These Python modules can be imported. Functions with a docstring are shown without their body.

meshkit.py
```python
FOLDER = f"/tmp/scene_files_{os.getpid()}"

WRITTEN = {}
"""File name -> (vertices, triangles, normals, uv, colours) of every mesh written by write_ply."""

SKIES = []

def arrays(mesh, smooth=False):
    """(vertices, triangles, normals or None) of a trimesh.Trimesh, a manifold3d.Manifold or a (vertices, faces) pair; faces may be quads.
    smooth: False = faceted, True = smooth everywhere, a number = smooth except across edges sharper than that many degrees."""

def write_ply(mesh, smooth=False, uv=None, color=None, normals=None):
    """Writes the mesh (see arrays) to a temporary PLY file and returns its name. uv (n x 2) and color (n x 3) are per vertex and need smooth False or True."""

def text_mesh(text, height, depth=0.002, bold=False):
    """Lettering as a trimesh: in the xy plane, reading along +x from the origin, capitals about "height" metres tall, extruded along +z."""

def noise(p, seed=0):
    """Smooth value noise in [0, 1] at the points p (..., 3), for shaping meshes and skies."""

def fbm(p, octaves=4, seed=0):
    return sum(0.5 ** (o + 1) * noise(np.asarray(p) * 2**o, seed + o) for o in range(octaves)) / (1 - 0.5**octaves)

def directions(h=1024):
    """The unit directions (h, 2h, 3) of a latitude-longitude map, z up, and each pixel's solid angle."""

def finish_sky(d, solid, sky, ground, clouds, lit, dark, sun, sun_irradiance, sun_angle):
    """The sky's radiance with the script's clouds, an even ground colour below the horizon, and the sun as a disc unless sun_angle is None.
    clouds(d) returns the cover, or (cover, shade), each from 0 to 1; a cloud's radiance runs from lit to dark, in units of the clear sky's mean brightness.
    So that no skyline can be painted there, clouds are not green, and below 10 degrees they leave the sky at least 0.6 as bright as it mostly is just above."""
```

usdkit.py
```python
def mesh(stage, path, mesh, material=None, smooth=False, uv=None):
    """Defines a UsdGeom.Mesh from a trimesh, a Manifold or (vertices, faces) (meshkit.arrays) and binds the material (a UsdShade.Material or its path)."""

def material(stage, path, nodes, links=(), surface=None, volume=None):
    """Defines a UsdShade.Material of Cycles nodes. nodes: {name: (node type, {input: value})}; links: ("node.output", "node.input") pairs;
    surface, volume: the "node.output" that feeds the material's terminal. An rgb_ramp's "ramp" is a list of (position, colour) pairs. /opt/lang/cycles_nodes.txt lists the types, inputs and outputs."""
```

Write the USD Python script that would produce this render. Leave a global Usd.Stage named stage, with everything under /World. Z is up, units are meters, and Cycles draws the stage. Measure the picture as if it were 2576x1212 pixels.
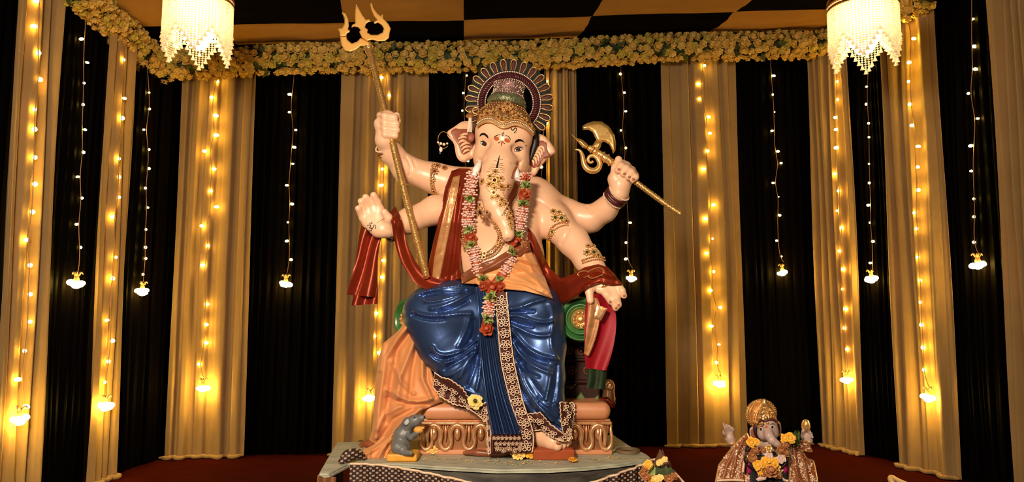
import math, random, numpy as np, trimesh, usdkit, meshkit
from pxr import Usd, UsdGeom, UsdLux, Gf, Sdf, UsdShade
from scipy.ndimage import map_coordinates
from scipy.interpolate import CubicSpline
from scipy.spatial import Delaunay, cKDTree
import shapely
from shapely.geometry import Polygon, LineString, Point

stage = Usd.Stage.CreateInMemory()
UsdGeom.SetStageUpAxis(stage, UsdGeom.Tokens.z)
UsdGeom.SetStageMetersPerUnit(stage, 1.0)
UsdGeom.Xform.Define(stage, '/World')
UsdGeom.Scope.Define(stage, '/World/Looks')
# ------------------------------------------------------------------ camera, lamps, exposure
F_PX, PITCH, EYE = 1860.0, math.radians(5.5), np.array([0, 0, 1.36])
EXPOSURE = 0.0
FLOOD, FLOOD2, LAMP_E, BULB_E, END_E, SIDE, AMBIENT = 318.0, 34.0, 4.0, 54.0, 90.0, 150.0, 0.0008
cam = UsdGeom.Camera.Define(stage, '/World/camera')
cam.AddTranslateOp().Set(Gf.Vec3d(*EYE))
cam.AddRotateXOp().Set(90 + math.degrees(PITCH))
cam.CreateHorizontalApertureAttr(36.0)
cam.CreateVerticalApertureAttr(36.0 * 1212 / 2576)
cam.CreateFocalLengthAttr(36.0 * F_PX / 2576)
cam.CreateClippingRangeAttr(Gf.Vec2f(0.05, 100))
cam.CreateExposureAttr(EXPOSURE)

def lamp(name, pos, aim, radius, power, color, cone=None):
    L = UsdLux.DiskLight.Define(stage, '/World/' + name)
    pos, aim = Gf.Vec3d(*pos), Gf.Vec3d(*aim)
    m = Gf.Matrix4d().SetLookAt(pos, aim, Gf.Vec3d(0, 0, 1)).GetInverse()
    L.AddTransformOp().Set(m)
    L.CreateRadiusAttr(radius); L.CreateIntensityAttr(power); L.CreateColorAttr(Gf.Vec3f(*color))
    if cone:
        S = UsdLux.ShapingAPI.Apply(L.GetPrim())
        S.CreateShapingConeAngleAttr(cone); S.CreateShapingConeSoftnessAttr(0.6)
    return L
# the stage floods on the front truss, left and right of the audience, that light the statue
lamp('stage_flood', (-0.75, 0.3, 2.45), (-0.12, 3.8, 1.10), 0.22, FLOOD, (1.0, .82, .62), 24)
lamp('stage_flood_001', (1.9, 0.2, 2.9), (0.0, 3.8, 1.15), 0.22, FLOOD2, (1.0, .80, .58), 24)
lamp('side_flood', (-1.2, 0.5, 1.9), (-3.5, 4.9, 0.7), 0.15, SIDE, (1.0, .86, .68), 17)
lamp('side_flood_001', (1.5, 0.5, 1.9), (3.95, 5.2, 1.6), 0.15, SIDE * .4, (1.0, .80, .56), 17)
dome = UsdLux.DomeLight.Define(stage, '/World/night')
dome.CreateIntensityAttr(AMBIENT); dome.CreateColorAttr(Gf.Vec3f(1, .7, .4))

# ------------------------------------------------------------------ pixels of the photograph to points
CP, SP = math.cos(PITCH), math.sin(PITCH)
def U(px, py, Y):
    """the point seen at pixel (px, py) that lies Y metres ahead"""
    px, py, Y = np.broadcast_arrays(np.asarray(px, float), np.asarray(py, float), np.asarray(Y, float))
    u, v = (px - 1288) / F_PX, (606 - py) / F_PX
    dy, dz = CP - SP * v, SP + CP * v
    t = Y / dy
    return np.stack([u * t, Y + 0 * t, EYE[2] + dz * t], -1)
def at_z(px, py, z):
    u, v = (px - 1288) / F_PX, (606 - py) / F_PX
    t = (z - EYE[2]) / (SP + CP * v)
    return np.array([u * t, (CP - SP * v) * t, z])
def R(r, Y): return r * Y / F_PX
def project(p):
    d = np.asarray(p, float) - EYE
    f = d[..., 1] * CP + d[..., 2] * SP; v = -d[..., 1] * SP + d[..., 2] * CP
    return 1288 + d[..., 0] / f * F_PX, 606 - v / f * F_PX

# ------------------------------------------------------------------ prims
COUNT, ORIGIN = {}, {}
def numbered(parent, name):
    k = COUNT.get((parent, name), 0); COUNT[(parent, name)] = k + 1
    return f'{parent}/{name}' if k == 0 else f'{parent}/{name}_{k:03d}'
def keys(prim, label=None, cat=None, group=None, kind=None):
    for k, v in (('label', label), ('category', cat), ('group', group), ('kind', kind)):
        if v: prim.SetCustomDataByKey(k, v)
def path_of(parent): return '/World' if parent is None else parent
def thing(name, label, cat, loc=(0, 0, 0), group=None):
    p = numbered('/World', name)
    x = UsdGeom.Xform.Define(stage, p); x.AddTranslateOp().Set(Gf.Vec3d(*map(float, loc)))
    ORIGIN[p] = np.array(loc, float); keys(x.GetPrim(), label, cat, group)
    return p
def obj(name, mesh, mat, parent=None, smooth=40, label=None, cat=None, group=None, kind=None):
    par = path_of(parent); p = numbered(par, name)
    if isinstance(mesh, (list, tuple)) and len(mesh) and isinstance(mesh[0], trimesh.Trimesh): mesh = cat_(mesh)
    o = ORIGIN.get(par, np.zeros(3)); ORIGIN[p] = o
    v, f, n = meshkit.arrays(mesh, smooth)
    if n is None: usdkit.mesh(stage, p, (v - o, f), MAT[mat], False)
    else:
        m = usdkit.mesh(stage, p, (v - o, f), MAT[mat], False)
        m.CreateNormalsAttr([Gf.Vec3f(*map(float, q)) for q in n]); m.SetNormalsInterpolation('vertex')
    keys(stage.GetPrimAtPath(p), label, cat, group, kind)
    return p
def copy_thing(src, name, loc, label, rotz=0.0, group=None):
    p = numbered('/World', name)
    x = UsdGeom.Xform.Define(stage, p); x.AddTranslateOp().Set(Gf.Vec3d(*map(float, loc)))
    if rotz: x.AddRotateZOp().Set(rotz)
    x.GetPrim().GetReferences().AddInternalReference(src); x.GetPrim().SetInstanceable(True)
    was = stage.GetPrimAtPath(src).GetCustomData()
    keys(x.GetPrim(), label, was['category'], group or was.get('group'))
    return p
def structure(name, mesh, mat, smooth=False, label=None, parent=None):
    return obj(name, mesh, mat, parent, smooth, label, kind=None if parent else 'structure')

# ------------------------------------------------------------------ meshes
def cat_(ms): return trimesh.util.concatenate(list(ms))
def T(v, f): return trimesh.Trimesh(np.asarray(v, float), np.asarray(f, int), process=False)
def box(lo, hi):
    lo, hi = np.array(lo, float), np.array(hi, float)
    b = trimesh.creation.box(hi - lo); b.apply_translation((lo + hi) / 2); return b
def rbox(lo, hi, r=.01, n=2):
    """box with rounded edges"""
    import manifold3d as m3
    lo, hi = np.array(lo, float), np.array(hi, float)
    r = min(r, .49 * (hi - lo).min())
    s = [m3.Manifold.sphere(r, 4 * n).translate(tuple(np.where(k, hi - r, lo + r))) for k in np.ndindex(2, 2, 2)]
    m = m3.Manifold.batch_hull(s).to_mesh()
    return T(m.vert_properties[:, :3], m.tri_verts)
def grid_faces(nv, nu, wrap=False):
    i, j = np.meshgrid(np.arange(nv - 1), np.arange(nu if wrap else nu - 1), indexing='ij')
    j2 = (j + 1) % nu
    a, b, c, d = i * nu + j, i * nu + j2, (i + 1) * nu + j2, (i + 1) * nu + j
    return np.concatenate([np.stack([a, b, c], -1).reshape(-1, 3), np.stack([a, c, d], -1).reshape(-1, 3)])
def sheet(G, th):
    """closed cloth of thickness th from a (nv, nu, 3) net of points"""
    G = np.asarray(G, float); nv, nu, _ = G.shape
    n = np.cross(np.gradient(G, axis=1), np.gradient(G, axis=0)); n /= np.maximum(np.linalg.norm(n, axis=2, keepdims=True), 1e-12)
    V = np.concatenate([(G + n * th / 2).reshape(-1, 3), (G - n * th / 2).reshape(-1, 3)])
    f = grid_faces(nv, nu); N = nv * nu
    idx = np.arange(N).reshape(nv, nu)
    loop = np.concatenate([idx[0, :-1], idx[:-1, -1], idx[-1, :0:-1], idx[:0:-1, 0]])
    nx = np.roll(loop, -1)
    side = np.concatenate([np.stack([loop, loop + N, nx + N], -1), np.stack([loop, nx + N, nx], -1)])
    return T(V, np.concatenate([f[:, ::-1], f + N, side]))
def spline(P, n):
    P = np.asarray(P, float)
    if len(P) < 3: return P[0] + (P[-1] - P[0]) * np.linspace(0, 1, n)[:, None]
    s = np.concatenate([[0], np.cumsum(np.maximum(np.linalg.norm(np.diff(P, axis=0), axis=1), 1e-6))])
    return CubicSpline(s, P)(np.linspace(0, s[-1], n))
def tube(P, r, k=8, n=None, closed=False, flat=None):
    """tube along points P with radius r (number or list), capped"""
    P = np.asarray(P, float)
    if n: P = spline(P, n)
    m = len(P); r = np.broadcast_to(np.interp(np.linspace(0, 1, m), np.linspace(0, 1, np.size(r)), np.ravel(r)), m)
    t = np.gradient(P, axis=0) if not closed else np.roll(P, -1, 0) - np.roll(P, 1, 0)
    t /= np.maximum(np.linalg.norm(t, axis=1, keepdims=True), 1e-12)
    u = np.cross(t[0], [0, 0, 1.0]);  u = u if np.linalg.norm(u) > .1 else np.cross(t[0], [1.0, 0, 0])
    us = []
    for q in t:
        u = u - q * (u @ q); u = u / max(np.linalg.norm(u), 1e-12); us.append(u)
    us = np.array(us); ws = np.cross(t, us)
    a = np.linspace(0, 2 * np.pi, k, endpoint=False)
    V = P[:, None] + r[:, None, None] * (np.cos(a)[None, :, None] * us[:, None] + np.sin(a)[None, :, None] * ws[:, None])
    V = V.reshape(-1, 3)
    f = grid_faces(m, k, True)
    if closed:
        j = np.arange(k); j2 = (j + 1) % k; o = (m - 1) * k
        f = np.concatenate([f, np.stack([o + j, o + j2, j2], -1), np.stack([o + j, j2, j], -1)])
        return T(V, f[:, ::-1])
    V = np.concatenate([V, P[:1], P[-1:]])
    j = np.arange(k); j2 = (j + 1) % k
    f = np.concatenate([f, np.stack([0 * j + m * k, j2, j], -1), np.stack([0 * j + m * k + 1, (m - 1) * k + j, (m - 1) * k + j2], -1)])
    return T(V, f[:, ::-1])
def lathe(prof, k=24, c=(0, 0, 0), M=None):
    """profile (radius, height) turned about z; M: 3x3 basis applied before moving to c"""
    prof = np.asarray(prof, float); a = np.linspace(0, 2 * np.pi, k, endpoint=False)
    V = np.stack([prof[:, :1] * np.cos(a), prof[:, :1] * np.sin(a), prof[:, 1:] + 0 * a], -1).reshape(-1, 3)
    f = grid_faces(len(prof), k, True)
    V = np.concatenate([V, [[0, 0, prof[0, 1]], [0, 0, prof[-1, 1]]]])
    j = np.arange(k); j2 = (j + 1) % k; n = len(prof) * k
    f = np.concatenate([f, np.stack([0 * j + n, j2, j], -1), np.stack([0 * j + n + 1, n - k + j, n - k + j2], -1)])
    if M is not None: V = V @ np.asarray(M).T
    return T(V + np.asarray(c), f)
_ICO = {}
def ball(c, r, sub=1, scale=None, M=None):
    if sub not in _ICO: s = trimesh.creation.icosphere(sub); _ICO[sub] = (np.array(s.vertices), np.array(s.faces))
    v, f = _ICO[sub]
    v = v * r
    if scale is not None: v = v * np.asarray(scale)
    if M is not None: v = v @ np.asarray(M).T
    return T(v + np.asarray(c), f)
def basis(n, up=(0, 0, 1)):
    """columns x, y, z with z along n"""
    n = np.asarray(n, float); n = n / np.linalg.norm(n)
    x = np.cross(up, n); x = x if np.linalg.norm(x) > 1e-3 else np.cross((0, 1, 0), n)
    x /= np.linalg.norm(x); return np.stack([x, np.cross(n, x), n], 1)
def torus(c, r, t, n, k=18, kk=6, squash=1.0):
    B = basis(n); a = np.linspace(0, 2 * np.pi, k, endpoint=False)
    P = np.stack([r * np.cos(a), r * squash * np.sin(a), 0 * a], 1) @ B.T + np.asarray(c)
    return tube(P, t, kk, closed=True)
def tri2d(poly, step):
    """points and triangles filling a polygon (list of points), about 'step' apart; boundary points come first"""
    pg = poly if isinstance(poly, Polygon) else Polygon(poly)
    if not pg.is_valid: pg = pg.buffer(0)
    if pg.geom_type != 'Polygon': pg = max(pg.geoms, key=lambda g: g.area)
    rings = []
    for rg in [pg.exterior] + list(pg.interiors):
        c = np.array(rg.segmentize(step).coords)[:-1]; rings.append(c)
    B = np.concatenate(rings)
    x0, y0, x1, y1 = pg.bounds
    gx, gy = np.meshgrid(np.arange(x0, x1, step), np.arange(y0, y1, step * .87)); gx = gx + (np.arange(gx.shape[0])[:, None] % 2) * step / 2
    q = np.stack([gx.ravel(), gy.ravel()], 1)
    inner = pg.buffer(-step * .45)
    q = q[shapely.contains_xy(inner, q[:, 0], q[:, 1])] if not inner.is_empty else q[:0]
    P = np.concatenate([B, q]); tri = Delaunay(P + np.random.default_rng(3).normal(0, step * 1e-4, P.shape)).simplices
    c = P[tri].mean(1); tri = tri[shapely.contains_xy(pg.buffer(step * .01), c[:, 0], c[:, 1])]
    a = P[tri]; area = np.cross(a[:, 1] - a[:, 0], a[:, 2] - a[:, 0])
    tri = np.where(area[:, None] > 0, tri, tri[:, ::-1]); tri = tri[np.abs(area) > step * step * 1e-4]
    return pg, P, tri, [len(r) for r in rings]
def smooth_poly(pts, n=80):
    P = np.asarray(pts, float); Q = np.vstack([P, P[:1]])
    s = np.concatenate([[0], np.cumsum(np.linalg.norm(np.diff(Q, axis=0), axis=1))])
    return CubicSpline(s, Q, bc_type='periodic')(np.linspace(0, s[-1], n, endpoint=False))
def plate(poly, Y, th, bulge=0.0, br=8.0, step=5.0, folds=(), smooth=False, back=True, n=90):
    """a solid plate whose outline is seen at the pixels poly, standing at distance Y (a number, or a function of px, py);
    its front swells by 'bulge' metres over 'br' pixels from the rim; folds: (polyline, height in m, width in px)"""
    if smooth: poly = smooth_poly(poly, n)
    pg, P, tri, rings = tri2d(poly, step)
    y0 = Y(P[:, 0], P[:, 1]) if callable(Y) else np.full(len(P), float(Y))
    d = shapely.distance(pg.boundary, shapely.points(P)); e = np.clip(d / br, 0, 1); w = np.sqrt(1 - (1 - e) ** 2)
    yf = y0 - bulge * w
    for line, h, wd in folds:
        q = shapely.distance(LineString(line), shapely.points(P)); yf = yf - h * np.exp(-(q / wd) ** 2)
    Fp = U(P[:, 0], P[:, 1], yf); Bp = U(P[:, 0], P[:, 1], (y0 if not folds else yf) + th)
    N = len(P); fs = [tri[:, ::-1] if False else tri, tri[:, ::-1] + N]; o = 0
    for L in rings:
        a = np.arange(o, o + L); b = np.roll(a, -1); o += L
        fs += [np.stack([a, a + N, b + N], -1), np.stack([a, b + N, b], -1)]
    m = T(np.concatenate([Fp, Bp]), np.concatenate(fs))
    m.fix_normals() if False else None
    # pixel y runs down: turn triangles outward
    if m.volume < 0: m.invert()
    return m
def mapped(mesh2, Yc, px, py, s=1.0):
    """moves a mesh modelled in pixels (x right, y towards the viewer, z up, origin 0) to pixel (px, py) at distance Yc"""
    k = Yc / F_PX * s; c = U(px, py, Yc)
    v = np.array(mesh2.vertices) * k; return T(v + c, mesh2.faces)
def rng(s): return np.random.default_rng(s)

# ------------------------------------------------------------------ bodies: a distance field and its surface
class Field:
    def __init__(s, lo, hi, h):
        s.lo, s.h = np.array(lo, float), h
        s.n = np.ceil((np.array(hi) - s.lo) / h).astype(int) + 1
        s.F = np.full(s.n, .08, np.float32); s.pos = None
    def sub(s, lo, hi):
        a = np.clip(np.floor((np.asarray(lo) - s.lo) / s.h).astype(int), 0, s.n); b = np.clip(np.ceil((np.asarray(hi) - s.lo) / s.h).astype(int) + 1, 0, s.n)
        sl = tuple(slice(i, j) for i, j in zip(a, b))
        g = [(s.lo[i] + s.h * np.arange(a[i], b[i])).astype(np.float32) for i in range(3)]
        return sl, np.stack(np.meshgrid(*g, indexing='ij'), -1)
    def put(s, d, sl, k):
        o = s.F[sl]
        if k > 0:
            h = np.maximum(k - np.abs(o - d), 0) / k; s.F[sl] = np.minimum(o, d) - h * h * k * .25
        else: s.F[sl] = np.minimum(o, d)
    def cone(s, a, ra, b, rb, k=.03):
        a, b = np.asarray(a, float), np.asarray(b, float); m = max(ra, rb) + k + .02
        sl, p = s.sub(np.minimum(a, b) - m, np.maximum(a, b) + m)
        ab = b - a; q = p - a.astype(np.float32)
        t = np.clip((q @ ab.astype(np.float32)) / max(ab @ ab, 1e-9), 0, 1)
        d = np.linalg.norm(q - t[..., None] * ab.astype(np.float32), axis=-1) - (ra + (rb - ra) * t)
        s.put(d, sl, k)
    def chain(s, pts, k=.02, k0=None):
        """pts: (px, py, Y, radius in px)"""
        for i in range(len(pts) - 1):
            (x, y, Y, r), (x2, y2, Y2, r2) = pts[i], pts[i + 1]
            s.cone(U(x, y, Y), R(r, Y), U(x2, y2, Y2), R(r2, Y2), k0 if (i == 0 and k0 is not None) else k)
    def ell(s, c, r, k=.03, M=None, cut=False):
        c, r = np.asarray(c, float), np.asarray(r, float); m = r.max() + k + .02
        sl, p = s.sub(c - m, c + m); q = p - c.astype(np.float32)
        if M is not None: q = q @ np.asarray(M, np.float32)
        k0 = np.linalg.norm(q / r.astype(np.float32), axis=-1); k1 = np.linalg.norm(q / (r * r).astype(np.float32), axis=-1)
        d = k0 * (k0 - 1) / np.maximum(k1, 1e-6)
        if cut:
            o = s.F[sl]; h = np.maximum(k - np.abs(o + d), 0) / k; s.F[sl] = np.maximum(o, -d) + h * h * k * .25
        else: s.put(d, sl, k)
    def fold(s, line, amp, w, side=None):
        """a ridge (amp > 0) or crease along the pixels 'line' = (px, py, Y)"""
        L = spline([U(*q) for q in line], 40)
        lo_, hi_ = L.min(0) - 3 * w - .05, L.max(0) + 3 * w + .05; lo_[1] -= .45; hi_[1] += .10
        sl, p = s.sub(lo_, hi_)
        sh = p.shape[:3]; q = p.reshape(-1, 3)
        # distance measured across the line of sight, so that the crease follows the cloth wherever its surface is
        px, py = project(q); lx, ly = project(L)
        d = cKDTree(np.stack([lx, ly], 1)).query(np.stack([px, py], 1))[0].reshape(sh) * (L[:, 1].mean() / F_PX)
        s.F[sl] -= (amp * np.exp(-(d / w) ** 2)).astype(np.float32)
    def at(s, p):
        c = ((np.asarray(p) - s.lo) / s.h); c = np.moveaxis(c, -1, 0)
        return map_coordinates(s.F, c.reshape(3, -1), order=1, mode='nearest').reshape(c.shape[1:])
    def hit(s, px, py, lift=0.0, far=9.0, miss=None):
        """distance Y at which the sight line through each pixel meets the surface"""
        px, py = np.broadcast_arrays(np.asarray(px, float), np.asarray(py, float))
        y = np.full(px.shape, s.lo[1] + .001)
        for _ in range(90): y = np.minimum(y + np.clip(s.at(U(px, py, y)) - lift, -.01, .05) * .8, far)
        top = s.lo[1] + s.h * (s.n[1] - 1)
        bad = (y > top) | (np.abs(s.at(U(px, py, y)) - lift) > .01)
        if miss is not None: y = np.where(bad, miss, y)
        elif bad.any() and not bad.all():
            ok = ~bad; t = cKDTree(np.stack([px[ok], py[ok]], -1)); y = y.copy(); y[bad] = y[ok][t.query(np.stack([px[bad], py[bad]], -1))[1]]
        return y
    def normal(s, p):
        e = s.h; p = np.asarray(p, float)
        g = np.stack([s.at(p + e * np.eye(3)[i]) - s.at(p - e * np.eye(3)[i]) for i in range(3)], -1)
        return g / np.maximum(np.linalg.norm(g, axis=-1, keepdims=True), 1e-9)
    def mesh(s):
        F = s.F; ins = F < 0
        corner = [(i, j, k) for i in (0, 1) for j in (0, 1) for k in (0, 1)]
        nx, ny, nz = F.shape
        sl = lambda i, j, k: (slice(i, nx - 1 + i), slice(j, ny - 1 + j), slice(k, nz - 1 + k))
        cnt = sum(ins[sl(*c)].astype(np.int8) for c in corner); cell = (cnt > 0) & (cnt < 8)
        idx = np.full(cell.shape, -1, np.int64); ci = np.argwhere(cell); idx[cell] = np.arange(len(ci))
        acc = np.zeros((len(ci), 3)); num = np.zeros(len(ci))
        for a in corner:
            for ax in range(3):
                if a[ax]: continue
                b = list(a); b[ax] = 1
                fa = F[tuple((ci + a).T)]; fb = F[tuple((ci + b).T)]; x = (fa < 0) != (fb < 0)
                t = fa[x] / (fa[x] - fb[x]); pt = np.array(a, float) + t[:, None] * np.eye(3)[ax]
                acc[x] += pt; num[x] += 1
        V = s.lo + s.h * (ci + acc / num[:, None])
        quads = []
        for ax in range(3):
            u, w = (ax + 1) % 3, (ax + 2) % 3
            A = [slice(None)] * 3; B = [slice(None)] * 3
            A[ax], B[ax] = slice(0, -1), slice(1, None)
            for q in (u, w): A[q] = B[q] = slice(1, -1)
            x0, x1 = ins[tuple(A)], ins[tuple(B)]
            for sign in (True, False):
                e = np.argwhere((x0 != x1) & (x0 == sign)); 
                if not len(e): continue
                e[:, u] += 1; e[:, w] += 1
                o = []
                for du, dw in ((0, 0), (-1, 0), (-1, -1), (0, -1)):
                    c = e.copy(); c[:, u] += du; c[:, w] += dw; o.append(idx[tuple(c.T)])
                qd = np.stack(o, -1); quads.append(qd if sign else qd[:, ::-1])
        Q = np.concatenate(quads); Q = Q[(Q >= 0).all(1)]
        return T(V, np.concatenate([Q[:, [0, 1, 2]], Q[:, [0, 2, 3]]]))
# ------------------------------------------------------------------ materials
MAT = {}
def look(name, nodes, links, surface):
    MAT[name] = usdkit.material(stage, '/World/Looks/' + name, nodes, links, surface)
def pm(name, col, rough=.5, col2=None, scale=8.0, bump=0.0, bscale=60.0, detail=4, stretch=(1, 1, 1), vary=None, **kw):
    """plain or two-tone noise principled; bump height in metres"""
    nodes = {'p': ('principled_bsdf', {'base_color': col, 'roughness': rough, **kw})}; links = []
    if col2 is not None or bump:
        nodes['c'] = ('texture_coordinate', {}); nodes['m'] = ('mapping', {'scale': stretch}); links.append(('c.object', 'm.vector'))
    if col2 is not None:
        nodes['n'] = ('noise_texture', {'scale': scale, 'detail': float(detail)}); links.append(('m.vector', 'n.vector'))
        nodes['r'] = ('rgb_ramp', {'ramp': [(0.32, col), (0.68, col2)]}); links += [('n.fac', 'r.fac'), ('r.color', 'p.base_color')]
    if bump:
        nodes['bn'] = ('noise_texture', {'scale': bscale, 'detail': 3.0}); nodes['b'] = ('bump', {'strength': 1.0, 'distance': bump})
        links += [('m.vector', 'bn.vector'), ('bn.fac', 'b.height'), ('b.normal', 'p.normal')]
    look(name, nodes, links, 'p.BSDF')
def glow(name, col, e):
    look(name, {'e': ('emission', {'color': col, 'strength': e})}, [], 'e.emission')
def cloth(name, col, col2, trans=.35, rough=.8, sheen=.2, weave=900.0, spec=.25):
    nodes = {'c': ('texture_coordinate', {}), 'n': ('noise_texture', {'scale': 2.2, 'detail': 3.0}), 'r': ('rgb_ramp', {'ramp': [(.3, col), (.7, col2)]}),
             'w': ('noise_texture', {'scale': weave, 'detail': 1.0}), 'b': ('bump', {'strength': .4, 'distance': .0006}),
             'p': ('principled_bsdf', {'roughness': rough, 'sheen_weight': sheen, 'specular_ior_level': spec}), 't': ('translucent_bsdf', {}), 'x': ('mix_closure', {'fac': trans})}
    links = [('c.object', 'n.vector'), ('n.fac', 'r.fac'), ('r.color', 'p.base_color'), ('r.color', 't.color'), ('c.object', 'w.vector'), ('w.fac', 'b.height'), ('b.normal', 'p.normal'),
             ('p.BSDF', 'x.closure1'), ('t.BSDF', 'x.closure2')]
    look(name, nodes, links, 'x.closure')
cloth('cream_drape', (.47, .295, .115), (.55, .36, .155), trans=.3)
cloth('black_drape', (.0010, .0006, .0005), (.0016, .0009, .0006), trans=.02, rough=.6, sheen=.0, spec=.02)
cloth('gold_canopy', (.40, .19, .035), (.47, .235, .05), trans=.25, sheen=.05)
cloth('black_canopy', (.0012, .0006, .0004), (.0018, .0009, .0006), trans=.0, sheen=.0, spec=.02)
pm('hall_wall', (.006, .004, .003), .9, (.01, .006, .004))
pm('carpet', (.036, .0032, .0014), 1.0, (.050, .0046, .002), scale=5, bump=.004, bscale=220, specular_ior_level=.03)
pm('skin', (.80, .455, .275), .36, (.84, .50, .31), scale=3, specular_ior_level=.5)
pm('skin_pale', (.42, .28, .23), .4, (.48, .33, .28), scale=6)
pm('satin_blue', (.056, .105, .262), .38, (.074, .132, .315), scale=5, metallic=.78, specular_ior_level=.7, bump=.0012, bscale=22)
pm('satin_red', (.20, .018, .004), .38, (.27, .030, .008), scale=6, specular_ior_level=.5, metallic=.5, bump=.001, bscale=30)
pm('satin_crimson', (.34, .004, .018), .5, (.25, .006, .008), scale=4, specular_ior_level=.3)
pm('zari', (.62, .30, .13), .32, (.46, .19, .07), scale=30, metallic=.35, bump=.0008, bscale=90)
pm('peach_cloth', (.60, .235, .078), .55, (.66, .275, .10), scale=5, sheen_weight=.1, specular_ior_level=.4)
pm('peach_silk', (.68, .28, .085), .42, (.74, .33, .12), scale=5, sheen_weight=.1, stretch=(1, 1, 3))
pm('brown_silk', (.17, .045, .016), .35, (.28, .08, .03), scale=12)
pm('maroon_border', (.055, .009, .006), .7, (.08, .013, .008), scale=30)
pm('thread', (.72, .46, .28), .5, (.80, .58, .40), scale=60)
pm('gold', (.80, .44, .13), .28, (.92, .58, .22), scale=40, metallic=.72, bump=.0005, bscale=180)
pm('gold_dark', (.50, .23, .075), .34, (.72, .40, .15), scale=60, metallic=.7)
pm('gold_leaf', (.90, .56, .18), .24, (.66, .36, .09), scale=24, metallic=.75, bump=.0006, bscale=70)
pm('gold_sheet', (.95, .52, .13), .34, (.86, .42, .09), scale=9, metallic=.4, specular_ior_level=.8)
pm('gold_rod', (.88, .56, .20), .26, (.58, .31, .10), scale=90, metallic=.75, bump=.003, bscale=130)
pm('copper_gilt', (.80, .44, .22), .3, (.66, .33, .14), scale=22, metallic=.7, bump=.0010, bscale=60)
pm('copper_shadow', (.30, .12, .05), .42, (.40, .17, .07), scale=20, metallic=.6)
pm('pedestal_paint', (.52, .20, .085), .42, (.60, .25, .12), scale=9)
pm('gem_red', (.09, .006, .004), .08, specular_ior_level=.9)
pm('gem_green', (.006, .03, .012), .08, specular_ior_level=.9)
pm('gem_dark', (.012, .006, .012), .06, specular_ior_level=.9)
pm('pearl', (.78, .62, .48), .25)
pm('white_paint', (.86, .84, .80), .3)
pm('ivory', (.86, .82, .76), .28)
pm('ink', (.010, .005, .004), .45)
pm('eye_brown', (.035, .012, .006), .12)
pm('brush_brown', (.36, .12, .05), .5)
pm('tilak_orange', (.46, .09, .018), .4)
pm('ear_inner', (.23, .050, .018), .5, (.30, .075, .03), scale=12)
pm('velvet_black', (.006, .005, .006), .7, (.012, .010, .011), scale=60)
pm('rope_maroon', (.045, .006, .009), .4, (.09, .014, .016), scale=60)
pm('sequin_pink', (.16, .07, .065), .25, (.36, .20, .18), scale=120, metallic=.5, bump=.004, bscale=150)
pm('sequin_green', (.10, .11, .05), .25, (.30, .30, .16), scale=120, metallic=.5, bump=.004, bscale=150)
pm('bolster_green', (.018, .10, .022), .35, (.035, .15, .035), scale=9, specular_ior_level=.6)
pm('carved_maroon', (.022, .005, .003), .5, (.04, .009, .005), scale=20, specular_ior_level=.25)
pm('bud_white', (.66, .44, .37), .45, (.72, .50, .42), scale=60)
pm('leaf_green', (.16, .24, .04), .6, (.42, .46, .15), scale=60)
pm('leaf_dark', (.020, .034, .006), .6, (.05, .07, .012), scale=40)
pm('rose_rust', (.30, .035, .008), .55, (.42, .065, .015), scale=50)
pm('rose_cream', (.60, .38, .075), .7, (.68, .46, .11), scale=18, specular_ior_level=.3)
pm('rose_ivory', (.68, .46, .12), .7, (.74, .53, .16), scale=18, specular_ior_level=.3)
pm('rose_olive', (.52, .39, .06), .7, (.58, .45, .09), scale=18, specular_ior_level=.3)
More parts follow.
